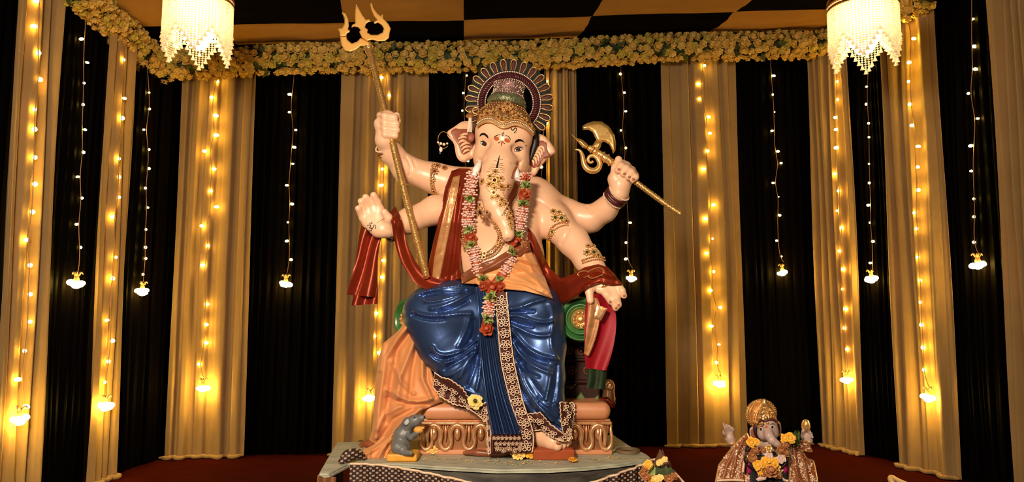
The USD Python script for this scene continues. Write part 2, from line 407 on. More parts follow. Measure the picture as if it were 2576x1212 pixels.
pm('marigold', (.80, .36, .02), .6, (.88, .48, .04), scale=60)
pm('petal_yellow', (.82, .52, .10), .6, (.85, .62, .22), scale=60)
pm('mouse_grey', (.125, .12, .115), .42, (.16, .155, .15), scale=20)
pm('mouse_pale', (.42, .42, .41), .5)
pm('yellow_paint', (.66, .28, .02), .5, (.74, .36, .035), scale=16)
pm('sweet', (.72, .30, .04), .6, (.80, .40, .08), scale=60, bump=.003, bscale=160)
pm('brick_paint', (.26, .045, .010), .32, (.34, .065, .016), scale=10)
pm('slab', (.30, .30, .22), .55, (.48, .47, .36), scale=9, stretch=(1, 2.5, 1))
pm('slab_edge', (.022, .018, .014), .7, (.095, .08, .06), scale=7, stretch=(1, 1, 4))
pm('coin_band', (.16, .10, .05), .4)
pm('coconut', (.09, .03, .012), .9, (.16, .06, .025), scale=30, bump=.008, bscale=60)
pm('brass', (.48, .27, .07), .25, metallic=1.0)
pm('wire', (.42, .22, .11), .5)
pm('lamp_metal', (.45, .25, .10), .3, metallic=1.0)
pm('wood_dark', (.05, .02, .01), .6)
pm('cord_white', (.70, .55, .46), .4)
pm('green_paint', (.10, .16, .05), .5)
pm('green_hem', (.010, .020, .006), .55, (.018, .032, .010), scale=20, specular_ior_level=.25)
pm('grass', (.05, .10, .012), .6, (.10, .16, .02), scale=40)
pm('flower_brown', (.34, .12, .035), .6, (.48, .20, .07), scale=40)
pm('magenta', (.40, .015, .12), .4, (.26, .01, .10), scale=60)
glow('fairy_glow', (1.0, .60, .07), BULB_E)
glow('flower_glow', (1.0, .62, .10), END_E)
glow('filament', (1.0, .80, .52), LAMP_E * 12)
# lit crystal of the chandeliers: beads that scatter their lamp's light
look('crystal', {'p': ('principled_bsdf', {'base_color': (.92, .88, .82), 'roughness': .15, 'transmission_weight': .35, 'ior': 1.3, 'emission_color': (1.0, .86, .66), 'emission_strength': LAMP_E})}, [], 'p.BSDF')
# brocade: gold bits strewn over an orange cloth
def strewn(name, ground, thread, scale, cut, rough=.45, metal=.5):
    look(name, {'c': ('texture_coordinate', {}), 'n': ('noise_texture', {'scale': 14.0, 'detail': 2.0}), 'v': ('voronoi_texture', {'scale': scale, 'feature': 'f1'}), 'mx': ('mix', {'fac': .12}),
        'r': ('rgb_ramp', {'ramp': [(cut - .06, (1, 1, 1)), (cut, (0, 0, 0))]}), 'm': ('mix', {'color1': ground, 'color2': thread}), 'p': ('principled_bsdf', {'roughness': rough}),
        'bw': ('rgb_to_bw', {}), 'mm': ('math', {'math_type': 'multiply', 'value2': metal}), 'b': ('bump', {'strength': 1.0, 'distance': .003})},
        [('c.object', 'mx.color1'), ('n.color', 'mx.color2'), ('mx.color', 'v.vector'), ('v.distance', 'r.fac'), ('r.color', 'bw.color'), ('bw.val', 'm.fac'), ('m.color', 'p.base_color'), ('bw.val', 'mm.value1'), ('mm.value', 'p.metallic'), ('bw.val', 'b.height'), ('b.normal', 'p.normal')], 'p.BSDF')
strewn('brocade_orange', (.24, .065, .018), (.75, .50, .26), 85.0, .34)
# printed cotton of the table skirt: a lattice of lozenges with dots, by object position across the cloth
def lattice(name, ground, thread, s):
    N = {'c': ('texture_coordinate', {}), 'sp': ('separate_xyz', {}), 'a': ('math', {'math_type': 'add'}), 'd': ('math', {'math_type': 'subtract'}), 'zz': ('math', {'math_type': 'multiply', 'value2': 1.35})}
    L = [('c.object', 'sp.vector'), ('sp.z', 'zz.value1'), ('sp.x', 'a.value1'), ('zz.value', 'a.value2'), ('sp.x', 'd.value1'), ('zz.value', 'd.value2')]
    for q in 'ad':
        N['s' + q] = ('math', {'math_type': 'multiply', 'value2': s}); N['f' + q] = ('math', {'math_type': 'fraction'}); N['h' + q] = ('math', {'math_type': 'subtract', 'value2': .5}); N['b' + q] = ('math', {'math_type': 'absolute'})
        N['e' + q] = ('math', {'math_type': 'greater_than', 'value2': .45})
        N['t' + q] = ('math', {'math_type': 'multiply', 'value2': s * 2}); N['u' + q] = ('math', {'math_type': 'fraction'}); N['w' + q] = ('math', {'math_type': 'subtract', 'value2': .5}); N['x' + q] = ('math', {'math_type': 'absolute'})
        L += [(q + '.value', 's' + q + '.value1'), ('s' + q + '.value', 'f' + q + '.value1'), ('f' + q + '.value', 'h' + q + '.value1'), ('h' + q + '.value', 'b' + q + '.value1'), ('b' + q + '.value', 'e' + q + '.value1'),
              (q + '.value', 't' + q + '.value1'), ('t' + q + '.value', 'u' + q + '.value1'), ('u' + q + '.value', 'w' + q + '.value1'), ('w' + q + '.value', 'x' + q + '.value1')]
    N.update({'mxx': ('math', {'math_type': 'add'}), 'dot': ('math', {'math_type': 'less_than', 'value2': .36}), 'any': ('math', {'math_type': 'maximum'}), 'inv': ('math', {'math_type': 'subtract', 'value1': 1.0}),
              'dd': ('math', {'math_type': 'multiply'}), 'm': ('mix', {'color1': ground, 'color2': thread}), 'p': ('principled_bsdf', {'roughness': .7})})
    L += [('xa.value', 'mxx.value1'), ('xd.value', 'mxx.value2'), ('mxx.value', 'dot.value1'), ('ea.value', 'any.value1'), ('ed.value', 'any.value2'), ('any.value', 'inv.value2'), ('dot.value', 'dd.value1'), ('inv.value', 'dd.value2'), ('dd.value', 'm.fac'), ('m.color', 'p.base_color')]
    look(name, N, L, 'p.BSDF')
lattice('skirt_print', (.020, .006, .004), (.44, .27, .17), 17.0)
# ------------------------------------------------------------------ the setting: floor, walls behind the drapes
WL0, WA, WB, WR0, WR1 = np.array([-3.62, 2.6]), np.array([-3.36, 7.16]), np.array([3.26, 7.95]), np.array([3.78, 5.95]), np.array([4.05, 2.6])
def wall_point(px, path, off=0.0):
    """plan point on the polyline path (list of 2-D points) straight ahead of image column px; off: metres out from the wall"""
    a = (px - 1288) / F_PX
    best = []
    for i in range(len(path) - 1):
        p, q = path[i], path[i + 1]; d = q - p
        den = d[0] - a * d[1]
        if abs(den) < 1e-9: continue
        n = np.array([d[1], -d[0]]); n /= np.linalg.norm(n); p = p + n * off
        t = (a * p[1] - p[0]) / den
        if -.4 <= t <= 1.4 and (p + t * d)[1] > 0: best.append(((p + t * d)[1], tuple(p + t * d), tuple(n)))
    y, p, n = min(best); return np.array(p), np.array(n)
PATH = [WL0, WA, WB, WR0, WR1]
def wall_hit(px, py, off):
    v = (606 - py) / F_PX; k = CP - SP * v
    p, n = wall_point(1288 + (px - 1288) / k, PATH, off)
    a = (px - 1288) / F_PX / k
    return U(px, py, p[1])
floor_z = 0.0
structure('floor', box((-4.9, 1.0, -.12), (5.2, 8.9, 0)), 'carpet', label='dark red-brown carpeted stage floor')
def wall_slab(a, b, h=4.75, th=.12, off=.16):
    d = b - a; n = np.array([-d[1], d[0]]); n /= np.linalg.norm(n); e = d / np.linalg.norm(d) * .25
    c = [a + n * off - e, b + n * off + e, b + n * (off + th) + e, a + n * (off + th) - e]
    V = [(*p, z) for z in (0, h) for p in c]
    return T(V, [[0, 2, 1], [0, 3, 2], [4, 5, 6], [4, 6, 7], [0, 1, 5], [0, 5, 4], [1, 2, 6], [1, 6, 5], [2, 3, 7], [2, 7, 6], [3, 0, 4], [3, 4, 7]])
structure('wall_left', wall_slab(WL0, WA), 'hall_wall', label='dark wall behind the left drapes')
structure('wall_back', wall_slab(WA, WB), 'hall_wall', label='dark wall behind the back drapes')
structure('wall_right', cat_([wall_slab(WB, WR0), wall_slab(WR0, WR1)]), 'hall_wall', label='dark wall behind the right drapes')

# ------------------------------------------------------------------ the drapes
def drape(pa, pb, na, nb, seed, amp, pleats, z1, spread=.03, hem=False, deep=None):
    """pleated cloth hanging from z1 to the floor between plan points pa and pb"""
    g = rng(seed); nu, nv = 170, 26
    u = np.linspace(0, 1, nu); w = np.linalg.norm(pb - pa); 
    # irregular broad box pleats: cumulative random widths, alternately near and far
    wd = g.uniform(.6, 1.6, pleats); c0 = np.concatenate([[0], np.cumsum(wd)]) / wd.sum(); c, lev = [], []
    for i in range(pleats):
        w0, hi, lo = c0[i + 1] - c0[i], g.uniform(.7, 1.05), g.uniform(-.05, .3); s0 = g.uniform(.38, .58); r = g.uniform(.05, .12)
        c += [c0[i] + w0 * .02, c0[i] + w0 * s0, c0[i] + w0 * (s0 + r), c0[i] + w0 * (.98 - r)]; lev += [hi - g.uniform(0, .25), hi, lo, lo + g.uniform(-.1, .25)]
    x = np.interp(u, c, lev); k = np.hanning(7); k /= k.sum(); x = np.convolve(np.pad(x, 3, mode='edge'), k, 'valid')
    fine = sum(g.uniform(.015, .05) * np.sin(2 * np.pi * (g.uniform(3, 11) * u + g.uniform())) for _ in range(4))
    z = np.linspace(0.012, z1, nv); G = np.zeros((nv, nu, 3))
    drift = np.cumsum(g.normal(0, .012, nv))
    for i, zz in enumerate(z):
        t = zz / z1; us = .5 + (u - .5) * (1 + spread * (1 - t) - spread * .3 * t)
        uu = np.clip(u + .02 * np.sin(3 * t + seed) + drift[i] * .15 * np.sin(np.pi * u), 0, 1)
        d = amp * (np.interp(uu, u, x + fine * (.6 + .5 * (1 - t)))) + .012 * np.sin(2.2 * t * 3 + 9 * u + seed)
        p = pa + (pb - pa) * us[:, None]; n = na + (nb - na) * us[:, None]
        G[i, :, :2] = p + n * d[:, None]; G[i, :, 2] = zz
    return sheet(G, .004), G
ORD = ['far left', 'second from the left', 'third from the left', 'fourth from the left, behind the trident', 'fifth from the left, right of the halo', 'sixth from the left, wide', 'seventh from the left, in the right corner', 'eighth from the left, near the right side', 'far right']
CREAM = [(-6, 124), (240, 319), (438, 627), (848, 1074), (1375, 1455), (1673, 1869), (2056, 2153), (2245, 2381), (2540, 2640)]
BLACK = [(-130, -4), (123, 241), (318, 439), (626, 849), (1073, 1376), (1454, 1675), (1867, 2057), (2152, 2247), (2379, 2542)]
BORD = ['at the left edge of the picture', 'between the first and second cream curtains from the left', 'in the left corner with a short light string', 'left of the trident', 'directly behind the statue', 'behind the raised axe', 'above the small idol', 'under the right chandelier', 'between the two rightmost cream curtains']
ztop = lambda x: 4.1 + .05 * x
for i, (a, b) in enumerate(BLACK):
    pa, na = wall_point(a, PATH, .045); pb, nb = wall_point(b, PATH, .045); pa, pb = pa - na * .025, pb - nb * .025
    m, G = drape(pa, pb, na, nb, 100 + i, .05, 9 if b - a > 150 else 7, ztop(pa[0]) - .05, 0.02)
    obj('black_curtain', m, 'black_drape', None, 60, f'black pleated curtain {BORD[i]}', 'curtain')
PLE = [4, 4, 5, 6, 4, 5, 6, 4, 4]
for i, (a, b) in enumerate(CREAM):
    pa, na = wall_point(a, PATH, .13); pb, nb = wall_point(b, PATH, .13); pa, pb = pa - na * .045, pb - nb * .045
    t = thing('cream_curtain', f'cream curtain panel lit gold, {ORD[i]}', 'curtain', (*((pa + pb) / 2), 0))
    m, G = drape(pa, pb, na, nb, 200 + i, .09, PLE[i], ztop(pa[0]), .02)
    obj('cloth', m, 'cream_drape', t, 60)
    g = rng(300 + i); q = G[0, ::9].copy(); q[:, 2] = .019 + g.uniform(-.002, .004, len(q)); q[:, :2] += ((na + nb) / 2) * (.03 + g.uniform(-.006, .006, len(q)))[:, None]
    e = (pb - pa) / np.linalg.norm(pb - pa); q = np.vstack([q[:1] - [*(e * .04), 0], q, q[-1:] + [*(e * .03), 0]])
    rr = np.concatenate([[.008], g.uniform(.015, .022, len(q) - 2), [.007]])
    obj('bunched_hem', tube(q, rr, 7, n=len(q) * 6), 'cream_drape', t, 60)

# ------------------------------------------------------------------ the canopy of gold and black cloths
COLS = [(310, 250, 190, 60), (600, 560, 520, 440), (880, 867, 848, 820), (1167, 1167, 1167, 1167), (1450, 1490, 1550, 1640), (1765, 1850, 1970, 2150), (2085, 2230, 2400, 2650)]
ROWY = [(116, 112, 107, 103, 93, 84, 74), (70, 63, 56, 50, 40, 29, 20), (-60, -62, -66, -70, -76, -82, -88), (-330, -330, -330, -330, -330, -330, -330)]
def canopy_pt(i, j):
    yb = np.interp(COLS[i][0], [310, 2085], [6.95, 7.62]); Y = [yb, yb - .72, yb - 1.65, yb - 3.0][j]
    return U(COLS[i][j], ROWY[j][i], Y)
cl = 0
CNAME = {(0, 0): 'in the left back corner above the garland', (1, 0): 'just right of the left chandelier, along the garland', (2, 0): 'right behind the trident head, along the garland', (3, 0): 'above the halo, along the garland', (4, 0): 'right of the middle, along the garland', (5, 0): 'left of the right chandelier, along the garland',
         (0, 1): 'behind the left chandelier, second row', (1, 1): 'left of the trident tip, second row', (2, 1): 'above the trident tip, second row', (3, 1): 'at the top of the picture right of the middle, second row', (4, 1): 'right of the picture middle at the top edge, second row', (5, 1): 'above the right chandelier, second row'}
for j in range(3):
    for i in range(6):
        a, b, c, d = canopy_pt(i, j), canopy_pt(i + 1, j), canopy_pt(i + 1, j + 1), canopy_pt(i, j + 1)
        v, u = np.meshgrid(np.linspace(0, 1, 14), np.linspace(0, 1, 26), indexing='ij')
        G = (a * ((1 - u) * (1 - v))[..., None] + b * (u * (1 - v))[..., None] + c * (u * v)[..., None] + d * ((1 - u) * v)[..., None])
        G[..., 2] += .045 * (1 - np.sin(np.pi * v)) * 0 - .035 * np.sin(np.pi * v) * (1 + .2 * np.sin(9 * u + i)) + .004 * np.sin(26 * v + 2 * np.sin(5 * u)) + (.02 * np.exp(-((v - .9) / .05) ** 2))
        gold = (i + j) % 2 == 1
        lab = f"{'gold' if gold else 'black'} canopy cloth {CNAME[(i, j)]}" if j < 2 else None
        if j == 2: lab = f"{'gold' if gold else 'black'} canopy cloth in the third row, {['first', 'second', 'third', 'fourth', 'fifth', 'sixth'][i]} from the left"
        obj('canopy_cloth', sheet(G, .004), 'gold_canopy' if gold else 'black_canopy', None, 60, lab, 'canopy')
# ------------------------------------------------------------------ strings of fairy lights, each ending in a glowing flower lamp
STRINGS = [  # where it hangs, on cream?, bulbs (px, py), flower lamp (px, py)
 ('down the far left cream curtain', 1, [(95,2),(90,66),(97,133),(101,200),(87,275),(87,325),(88,396),(88,463),(82,533),(66,603),(76,667),(76,740),(76,809),(62,882),(45,954),(58,1021)], (50,1055)),
 ('on the black curtain right of the far left cream curtain', 0, [(212,97),(209,155),(211,209),(209,263),(207,325),(210,383),(199,443),(206,498),(196,562),(203,622)], (192,713)),
 ('down the second cream curtain from the left', 1, [(311,150),(303,246),(308,297),(299,399),(300,445),(300,496),(283,545),(291,647),(284,700),(275,804),(283,857),(273,909),(265,961)], (265,1022)),
 ('on the narrow black curtain in the left corner', 0, [(375,233),(376,274),(362,326),(375,376),(374,424),(366,473),(371,522),(367,577),(366,622),(367,650),(360,690)], (358,733)),
 ('down the wide third cream curtain, below the left chandelier', 1, [(548,205),(533,245),(535,289),(543,340),(515,380),(537,425),(530,480),(545,520),(508,568),(523,618),(510,667),(520,765),(513,815),(517,862),(500,916)], (510,975)),
 ('on the black curtain left of the trident', 0, [(733,237),(730,282),(744,327),(737,369),(730,411),(722,466),(729,512),(725,559),(731,605),(731,653)], (719,713)),
 ('down the fourth cream curtain, behind the trident and raised palm', 1, [(960,195),(978,240),(970,300),(972,360),(963,425),(968,465),(961,600),(963,655),(960,697),(948,745),(947,788),(945,845),(953,887)], (930,1000)),
 ('on the black curtain just left of the halo', 0, [(1174,190),(1167,234),(1163,278),(1172,330),(1175,405),(1172,460),(1170,520),(1171,580),(1168,640)], (1172,700)),
 ('down the fifth cream curtain, right of the head', 1, [(1372,205),(1368,250),(1371,310),(1366,370),(1362,420),(1355,465),(1368,530),(1362,590),(1350,660),(1362,720),(1358,800),(1362,870)], (1360,960)),
 ('on the black curtain behind the raised axe', 0, [(1561,186),(1570,233),(1572,280),(1562,328),(1574,372),(1566,420),(1572,480),(1585,560),(1575,610),(1578,650)], (1588,700)),
 ('down the wide sixth cream curtain, left of the small idol', 1, [(1772,165),(1757,211),(1759,249),(1783,294),(1786,335),(1780,380),(1770,425),(1795,515),(1775,550),(1792,600),(1778,637),(1795,683),(1788,730),(1812,773),(1789,820),(1808,866),(1803,912)], (1810,965)),
 ('on the black curtain above the small idol', 0, [(1938,190),(1944,238),(1948,282),(1947,328),(1952,380),(1965,410),(1945,460),(1958,495),(1954,540),(1953,605),(1966,645)], (1968,685)),
 ('down the seventh cream curtain in the right corner', 1, [(2105,158),(2106,205),(2107,250),(2107,295),(2110,325),(2112,370),(2100,437),(2110,480),(2106,530),(2117,573),(2112,631),(2121,677),(2120,727),(2127,777),(2124,825),(2131,878)], (2130,955)),
 ('on the black curtain under the right chandelier', 0, [(2190,167),(2180,218),(2179,262),(2185,310),(2186,345),(2186,412),(2187,460),(2190,515),(2188,560),(2196,607),(2198,660)], (2192,702)),
 ('down the eighth cream curtain from the left', 1, [(2281,48),(2299,97),(2288,157),(2286,205),(2289,262),(2302,315),(2307,368),(2306,420),(2310,478),(2300,535),(2306,575),(2308,647),(2315,705),(2316,760),(2318,817),(2322,874),(2325,930)], (2335,1000)),
 ('on the rightmost black curtain', 0, [(2446,48),(2445,115),(2446,173),(2436,235),(2458,298),(2452,365),(2445,430),(2450,500),(2450,545),(2450,609)], (2460,665)),
]
SEEN_TOP = {0: -40, 14: -20, 15: -40}
for i, (where, cream, bulbs, end) in enumerate(STRINGS):
    g = rng(500 + i)
    mx = np.mean([b[0] for b in bulbs] + [end[0]])
    (p, n) = wall_point(mx, PATH, .215 if cream else .135); Y = p[1]
    xs, ys = np.array([b[0] for b in bulbs], float), np.array([b[1] for b in bulbs], float)
    k = np.polyfit(np.append(ys, end[1]), np.append(xs, end[0]), 1)
    top = SEEN_TOP.get(i, max(ys[0] - 60, 60)); topz = ztop(p[0]) - .1
    base = wall_hit(*end, .2)
    t = thing('light_string', f'fairy light string {where}', 'string light', base, 'fairy light strings hanging on the curtains')
    line = []; 
    for (bx, by) in zip(xs, ys): line.append((np.polyval(k, by) + np.clip((bx - np.polyval(k, by)) * .35, -4, 4), by))
    off = .195 if cream else .11
    P = [wall_hit(q[0], q[1], off) for q in line]
    first = P[0].copy(); first[2] = topz
    P = [first] + P + [wall_hit(end[0] + 3, end[1] - 26, off + .02)]
    obj('wire', tube(np.array(P), .0032, 5, n=len(P) * 5), 'wire', t, 60)
    for (bx, by), (wx, wy) in zip(zip(xs, ys), line):
        c = wall_hit(bx, by, off + g.uniform(-.03, .0)); w = wall_hit(wx, wy, off); d = c - w
        d = d if np.linalg.norm(d) > .012 else np.array([g.choice([-1, 1]) * .022, g.uniform(-.01, .01), -.004])
        d = d / np.linalg.norm(d); s = g.uniform(.0095, .0145) * (1.25 if cream else 1.0)
        c = w + d * max(np.linalg.norm(c - w), .024)
        obj('bulb', ball(c, s, 1, (1, 1, 1.5), basis(d)), 'fairy_glow', t, True)
    c = wall_hit(*end, off + .03); B = []
    for q in range(6):
        a = q * np.pi / 3 + g.uniform(0, .5); B.append(ball(c + np.array([.036 * np.cos(a), .032 * np.sin(a), g.uniform(-.014, .016)]), g.uniform(.020, .030), 1, (1.15, 1, .85)))
    B.append(ball(c - [0, 0, .010], .038, 1, (1, 1, .8)))
    obj('flower_lamp', cat_(B), 'flower_glow', t, True, 'glowing flower-shaped end lamp')
    cap = [lathe([(.009, .075), (.014, .055), (.022, .03), (.020, .018)], 10, c)]
    for q in range(3):
        a = q * 2.1 + g.uniform(0, 1); cap.append(tube([c + [.012 * np.cos(a), .012 * np.sin(a), .06], c + [.035 * np.cos(a), .03 * np.sin(a), .085], c + [.045 * np.cos(a), .04 * np.sin(a), .07]], [.010, .008, .003], 5, 6))
    obj('cap', cat_(cap), 'wire', t, 40, 'small brown cap above the flower lamp')

# ------------------------------------------------------------------ garlands of cloth roses along the top of the drapes
def make_rose(r, seed):
    g = rng(seed); ms = [ball((0, 0, .30 * r), .42 * r, 1, (1, 1, .9))]
    for ring, (n, rad, lean, size) in enumerate([(3, .22, .35, .55), (5, .48, .75, .66), (6, .70, 1.15, .72)]):
        for k in range(n):
            a = 2 * np.pi * k / n + ring * .6 + g.uniform(-.15, .15); le = lean + g.uniform(-.12, .12); s = size * r * g.uniform(.9, 1.1)
            u, v = np.meshgrid(np.linspace(-1, 1, 4), np.linspace(0, 1, 4), indexing='ij')
            x = u * s * .62 * np.sin(np.pi * (.22 + .62 * v)) * 1.0; out = rad * r * .4 + np.sin(le) * v * s * .9 + .10 * s * v ** 3 - .14 * s * u * u
            up = .05 * r + np.cos(le) * v * s + (.55 - .2 * ring) * r * .5 + .05 * s * np.sin(3 * u + k)
            p = np.stack([out * np.cos(a) - x * np.sin(a), out * np.sin(a) + x * np.cos(a), up - .12 * r * ring], -1)
            ms.append(T(p.reshape(-1, 3), grid_faces(4, 4)))
    return cat_(ms)
ROSES = [make_rose(1.0, 40 + k) for k in range(5)]
def leaf(c, d, n, L, w):
    """a pointed leaf of 12 triangles from c along d"""
    d = d / np.linalg.norm(d); s = np.cross(d, n); s /= max(np.linalg.norm(s), 1e-9); n = np.cross(s, d)
    P = []
    for t, k in ((0, .08), (.3, .9), (.65, .8), (1, .03)):
        m = c + d * L * t - n * L * .25 * t * t
        P += [m - s * w * k + n * w * .25 * k, m, m + s * w * k + n * w * .25 * k]
    f = []
    for i in range(3): 
        for j in range(2): a = i * 3 + j; f += [[a, a + 1, a + 4], [a, a + 4, a + 3]]
    return T(P, f)
def rose_garland(line, rad, label, seed, face, rr=.056, arc=(-1.95, 1.75), n_max=300):
    """roses set over a tube along the points line; face: direction in which the tube's front looks"""
    g = rng(seed); P = spline(line, 200); s = np.concatenate([[0], np.cumsum(np.linalg.norm(np.diff(P, axis=0), axis=1))])
    t = thing('rose_garland', label, 'garland', P[100], 'rose garlands along the top of the curtains')
    obj('core', tube(P[::4], rad * .62, 10), 'leaf_dark', t, 60, 'dark green stems inside the garland')
    face = np.array(face, float); extra = []; leaves = []; cand = []
    step = rr * 1.52; rows = int(s[-1] / step)
    for i in range(rows):
        for j in range(7):
            q = (i + .5 + .5 * (j % 2)) * step + g.normal(0, .012); a = arc[0] + (arc[1] - arc[0]) * (j + g.uniform(.2, .8)) / 7
            c = np.array([np.interp(q, s, P[:, k]) for k in range(3)]); k = min(np.searchsorted(s, q), 198); tg = P[k + 1] - P[k]; tg /= np.linalg.norm(tg)
            f = face - tg * (face @ tg); f /= np.linalg.norm(f); up = np.cross(tg, f); up *= np.sign(up[2]) or 1
            d = f * np.cos(a) + up * np.sin(a); r = rr * g.uniform(.80, 1.18); pos = c + d * (rad - .45 * r) * g.uniform(.92, 1.12)
            axis = d + g.normal(0, .22, 3) + tg * g.normal(0, .2); B = basis(axis); w = g.uniform(0, 6.3)
            if g.uniform() < .05:
                for _ in range(3): leaves.append(leaf(pos - d * .01, d * .35 + g.normal(0, .8, 3), d, g.uniform(.06, .10), .022))
                continue
            S = np.array([[np.cos(w), -np.sin(w), 0], [np.sin(w), np.cos(w), 0], [0, 0, 1]])
            m0 = ROSES[g.integers(5)]; m = T(np.array(m0.vertices) * r @ (B @ S).T + pos, m0.faces)
            mat = g.choice(['rose_cream', 'rose_ivory', 'rose_olive'], p=[.5, .3, .2])
            cand.append((-(d @ face) + abs(q - s[-1] / 2) * 1e-3, len(cand), m, str(mat)))
            if g.uniform() < .5: leaves.append(leaf(c + d * rad * .6, d * .7 + g.normal(0, .6, 3), d, g.uniform(.05, .09), .018))
    cand.sort(key=lambda c: c[:2])
    for c in cand[:n_max]: obj('rose', c[2], c[3], t, 60)
    extra = [c[2] for c in cand[n_max:]]
    if extra: obj('far_roses', cat_(extra), 'rose_cream', t, 60, kind='stuff')
    obj('leaves', cat_(leaves), 'leaf_dark', t, False, 'small dark green leaves between the roses', kind='stuff')
yb = lambda px: np.interp(px, [400, 2085], [6.80, 7.50])
rose_garland([U(q[0], q[1], yb(q[0])) for q in [(395, 172), (470, 160), (560, 158), (700, 150), (900, 146), (1167, 143), (1400, 136), (1600, 124), (1800, 117), (1980, 114), (2095, 112)]], .132, 'long garland of cream roses across the back above the curtains', 61, (0, -1, -.12), .053)
rose_garland([U(180, -45, 5.15), U(232, 5, 5.55), U(300, 70, 6.05), U(345, 118, 6.4), U(392, 165, 6.78)], .135, 'cream rose garland running up the left side to the back corner', 62, (.75, -.6, -.25), .056)
rose_garland([U(2100, 108, 7.45), U(2160, 82, 7.15), U(2230, 45, 6.75), U(2290, 6, 6.3), U(2350, -40, 5.9)], .15, 'cream rose garland going up behind the right chandelier', 63, (-.75, -.6, -.25), .058)

# ------------------------------------------------------------------ the two bead chandeliers
look('bead_crystal', {'d': ('translucent_bsdf', {'color': (.95, .92, .86)}), 'g': ('principled_bsdf', {'base_color': (.95, .92, .86), 'roughness': .12, 'transmission_weight': .3}), 'x': ('mix_closure', {'fac': .35})}, [('d.BSDF', 'x.closure1'), ('g.BSDF', 'x.closure2')], 'x.closure')
glow('diffuser_glow', (1.0, .64, .28), LAMP_E * 4)
YC = 4.87; CC = U(501, -2, YC); r0 = .218
t = thing('chandelier', 'glowing white bead chandelier at the upper left, in front of the garland corner', 'chandelier', CC, 'bead chandeliers')
for dz, rr in ((0, .012), (-.032, .010), (.03, .007)): obj('ring', torus(CC + [0, 0, dz], r0, rr, (0, 0, 1), 40, 8), 'lamp_metal', t, 60)
g = rng(77); W = 5 * math.sin(1)
for layer, (rad, n, sub) in enumerate([(r0, 66, 0), (r0 * .78, 40, 0)]):
    for k in range(n):
        a = 2 * np.pi * k / n; ph = ((a - math.radians(-73)) / (np.pi / 3)) % 1.0; tri = abs(ph - .5) * 2
        L = (.245 + .17 * tri ** 1.15) if layer == 0 else (.20 + .12 * tri)
        x, y = rad * np.cos(a), rad * np.sin(a); nb = int(L / .0165); ms = []
        for q in range(nb):
            z = -.012 - q * .0165; ms.append(ball(CC + [x, y, z], .0088, 1 if layer == 0 and q > nb * .6 else 0, (1, 1, .8)))
        z = -.012 - nb * .0165; ms.append(lathe([(.003, z + .012), (.008, z + .002), (.012, z - .012), (.016, z - .018), (.004, z - .019)], 8, CC + [x, y, 0]))
        obj('bead_strand', cat_(ms), 'bead_crystal', t, 60)
obj('diffuser', lathe([(.03, -.005), (.135, -.01), (.14, -.04), (.135, -.20), (.09, -.27), (.05, -.34), (.01, -.36)], 24, CC), 'diffuser_glow', t, 40, 'bright frosted lamp inside the beads')
obj('canopy_plate', lathe([(.01, .035), (.10, .03), (.20, .012), (r0, .004), (.05, 0)], 32, CC), 'lamp_metal', t, 40)
obj('rod', tube([CC + [0, 0, .02], CC + [0, 0, .36]], .008, 8), 'lamp_metal', t)
CH = copy_thing(t, 'chandelier', U(2169, 10, YC), 'glowing white bead chandelier at the upper right', 14)
# ------------------------------------------------------------------ the platform table with its slab and printed skirt
ZT = .66
def tz(px, py): return at_z(px, py, ZT)
bl, br = tz(846, 1112), tz(1545, 1093)
fl, fr = tz(800, 1191), tz(1640, 1152)
print('table', bl, br, fl, fr)
front = [tz(*q)[:2] for q in [(800, 1191), (830, 1192), (880, 1166), (1000, 1166), (1120, 1174), (1250, 1181), (1380, 1180), (1480, 1174), (1560, 1166), (1612, 1158), (1640, 1151), (1630, 1143)]]
outline = [tuple(q) for q in front] + [tuple(tz(1585, 1120)[:2]), tuple(br[:2]), tuple(bl[:2])]
t = thing('platform_table', 'grey stone-topped platform table under the large statue, with bulging front edge', 'table', (*np.mean(outline, 0), 0))
pg = Polygon(outline).buffer(.012).buffer(-.012)
def prism(pg, z0, z1, bev=.008):
    a = trimesh.creation.extrude_polygon(pg.buffer(-bev), bev * .9, engine='earcut'); a.apply_translation((0, 0, z1 - bev * .9))
    b = trimesh.creation.extrude_polygon(pg, z1 - z0 - bev, engine='earcut'); b.apply_translation((0, 0, z0)); return cat_([b, a])
obj('slab', prism(pg, ZT - .016, ZT), 'slab', t, 20)
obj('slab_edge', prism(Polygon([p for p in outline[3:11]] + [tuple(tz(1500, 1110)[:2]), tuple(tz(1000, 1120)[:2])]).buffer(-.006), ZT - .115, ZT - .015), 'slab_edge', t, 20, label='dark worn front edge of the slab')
xs = [q[0] for q in outline]; ys = [q[1] for q in outline]
for (lx, ly) in ((min(xs) + .12, max(ys) - .1), (max(xs) - .18, max(ys) - .1), (min(xs) + .12, min(ys) + .25), (max(xs) - .30, min(ys) + .25)):
    obj('leg', rbox((lx - .035, ly - .035, 0), (lx + .035, ly + .035, ZT - .02), .006), 'wood_dark', t, 30)
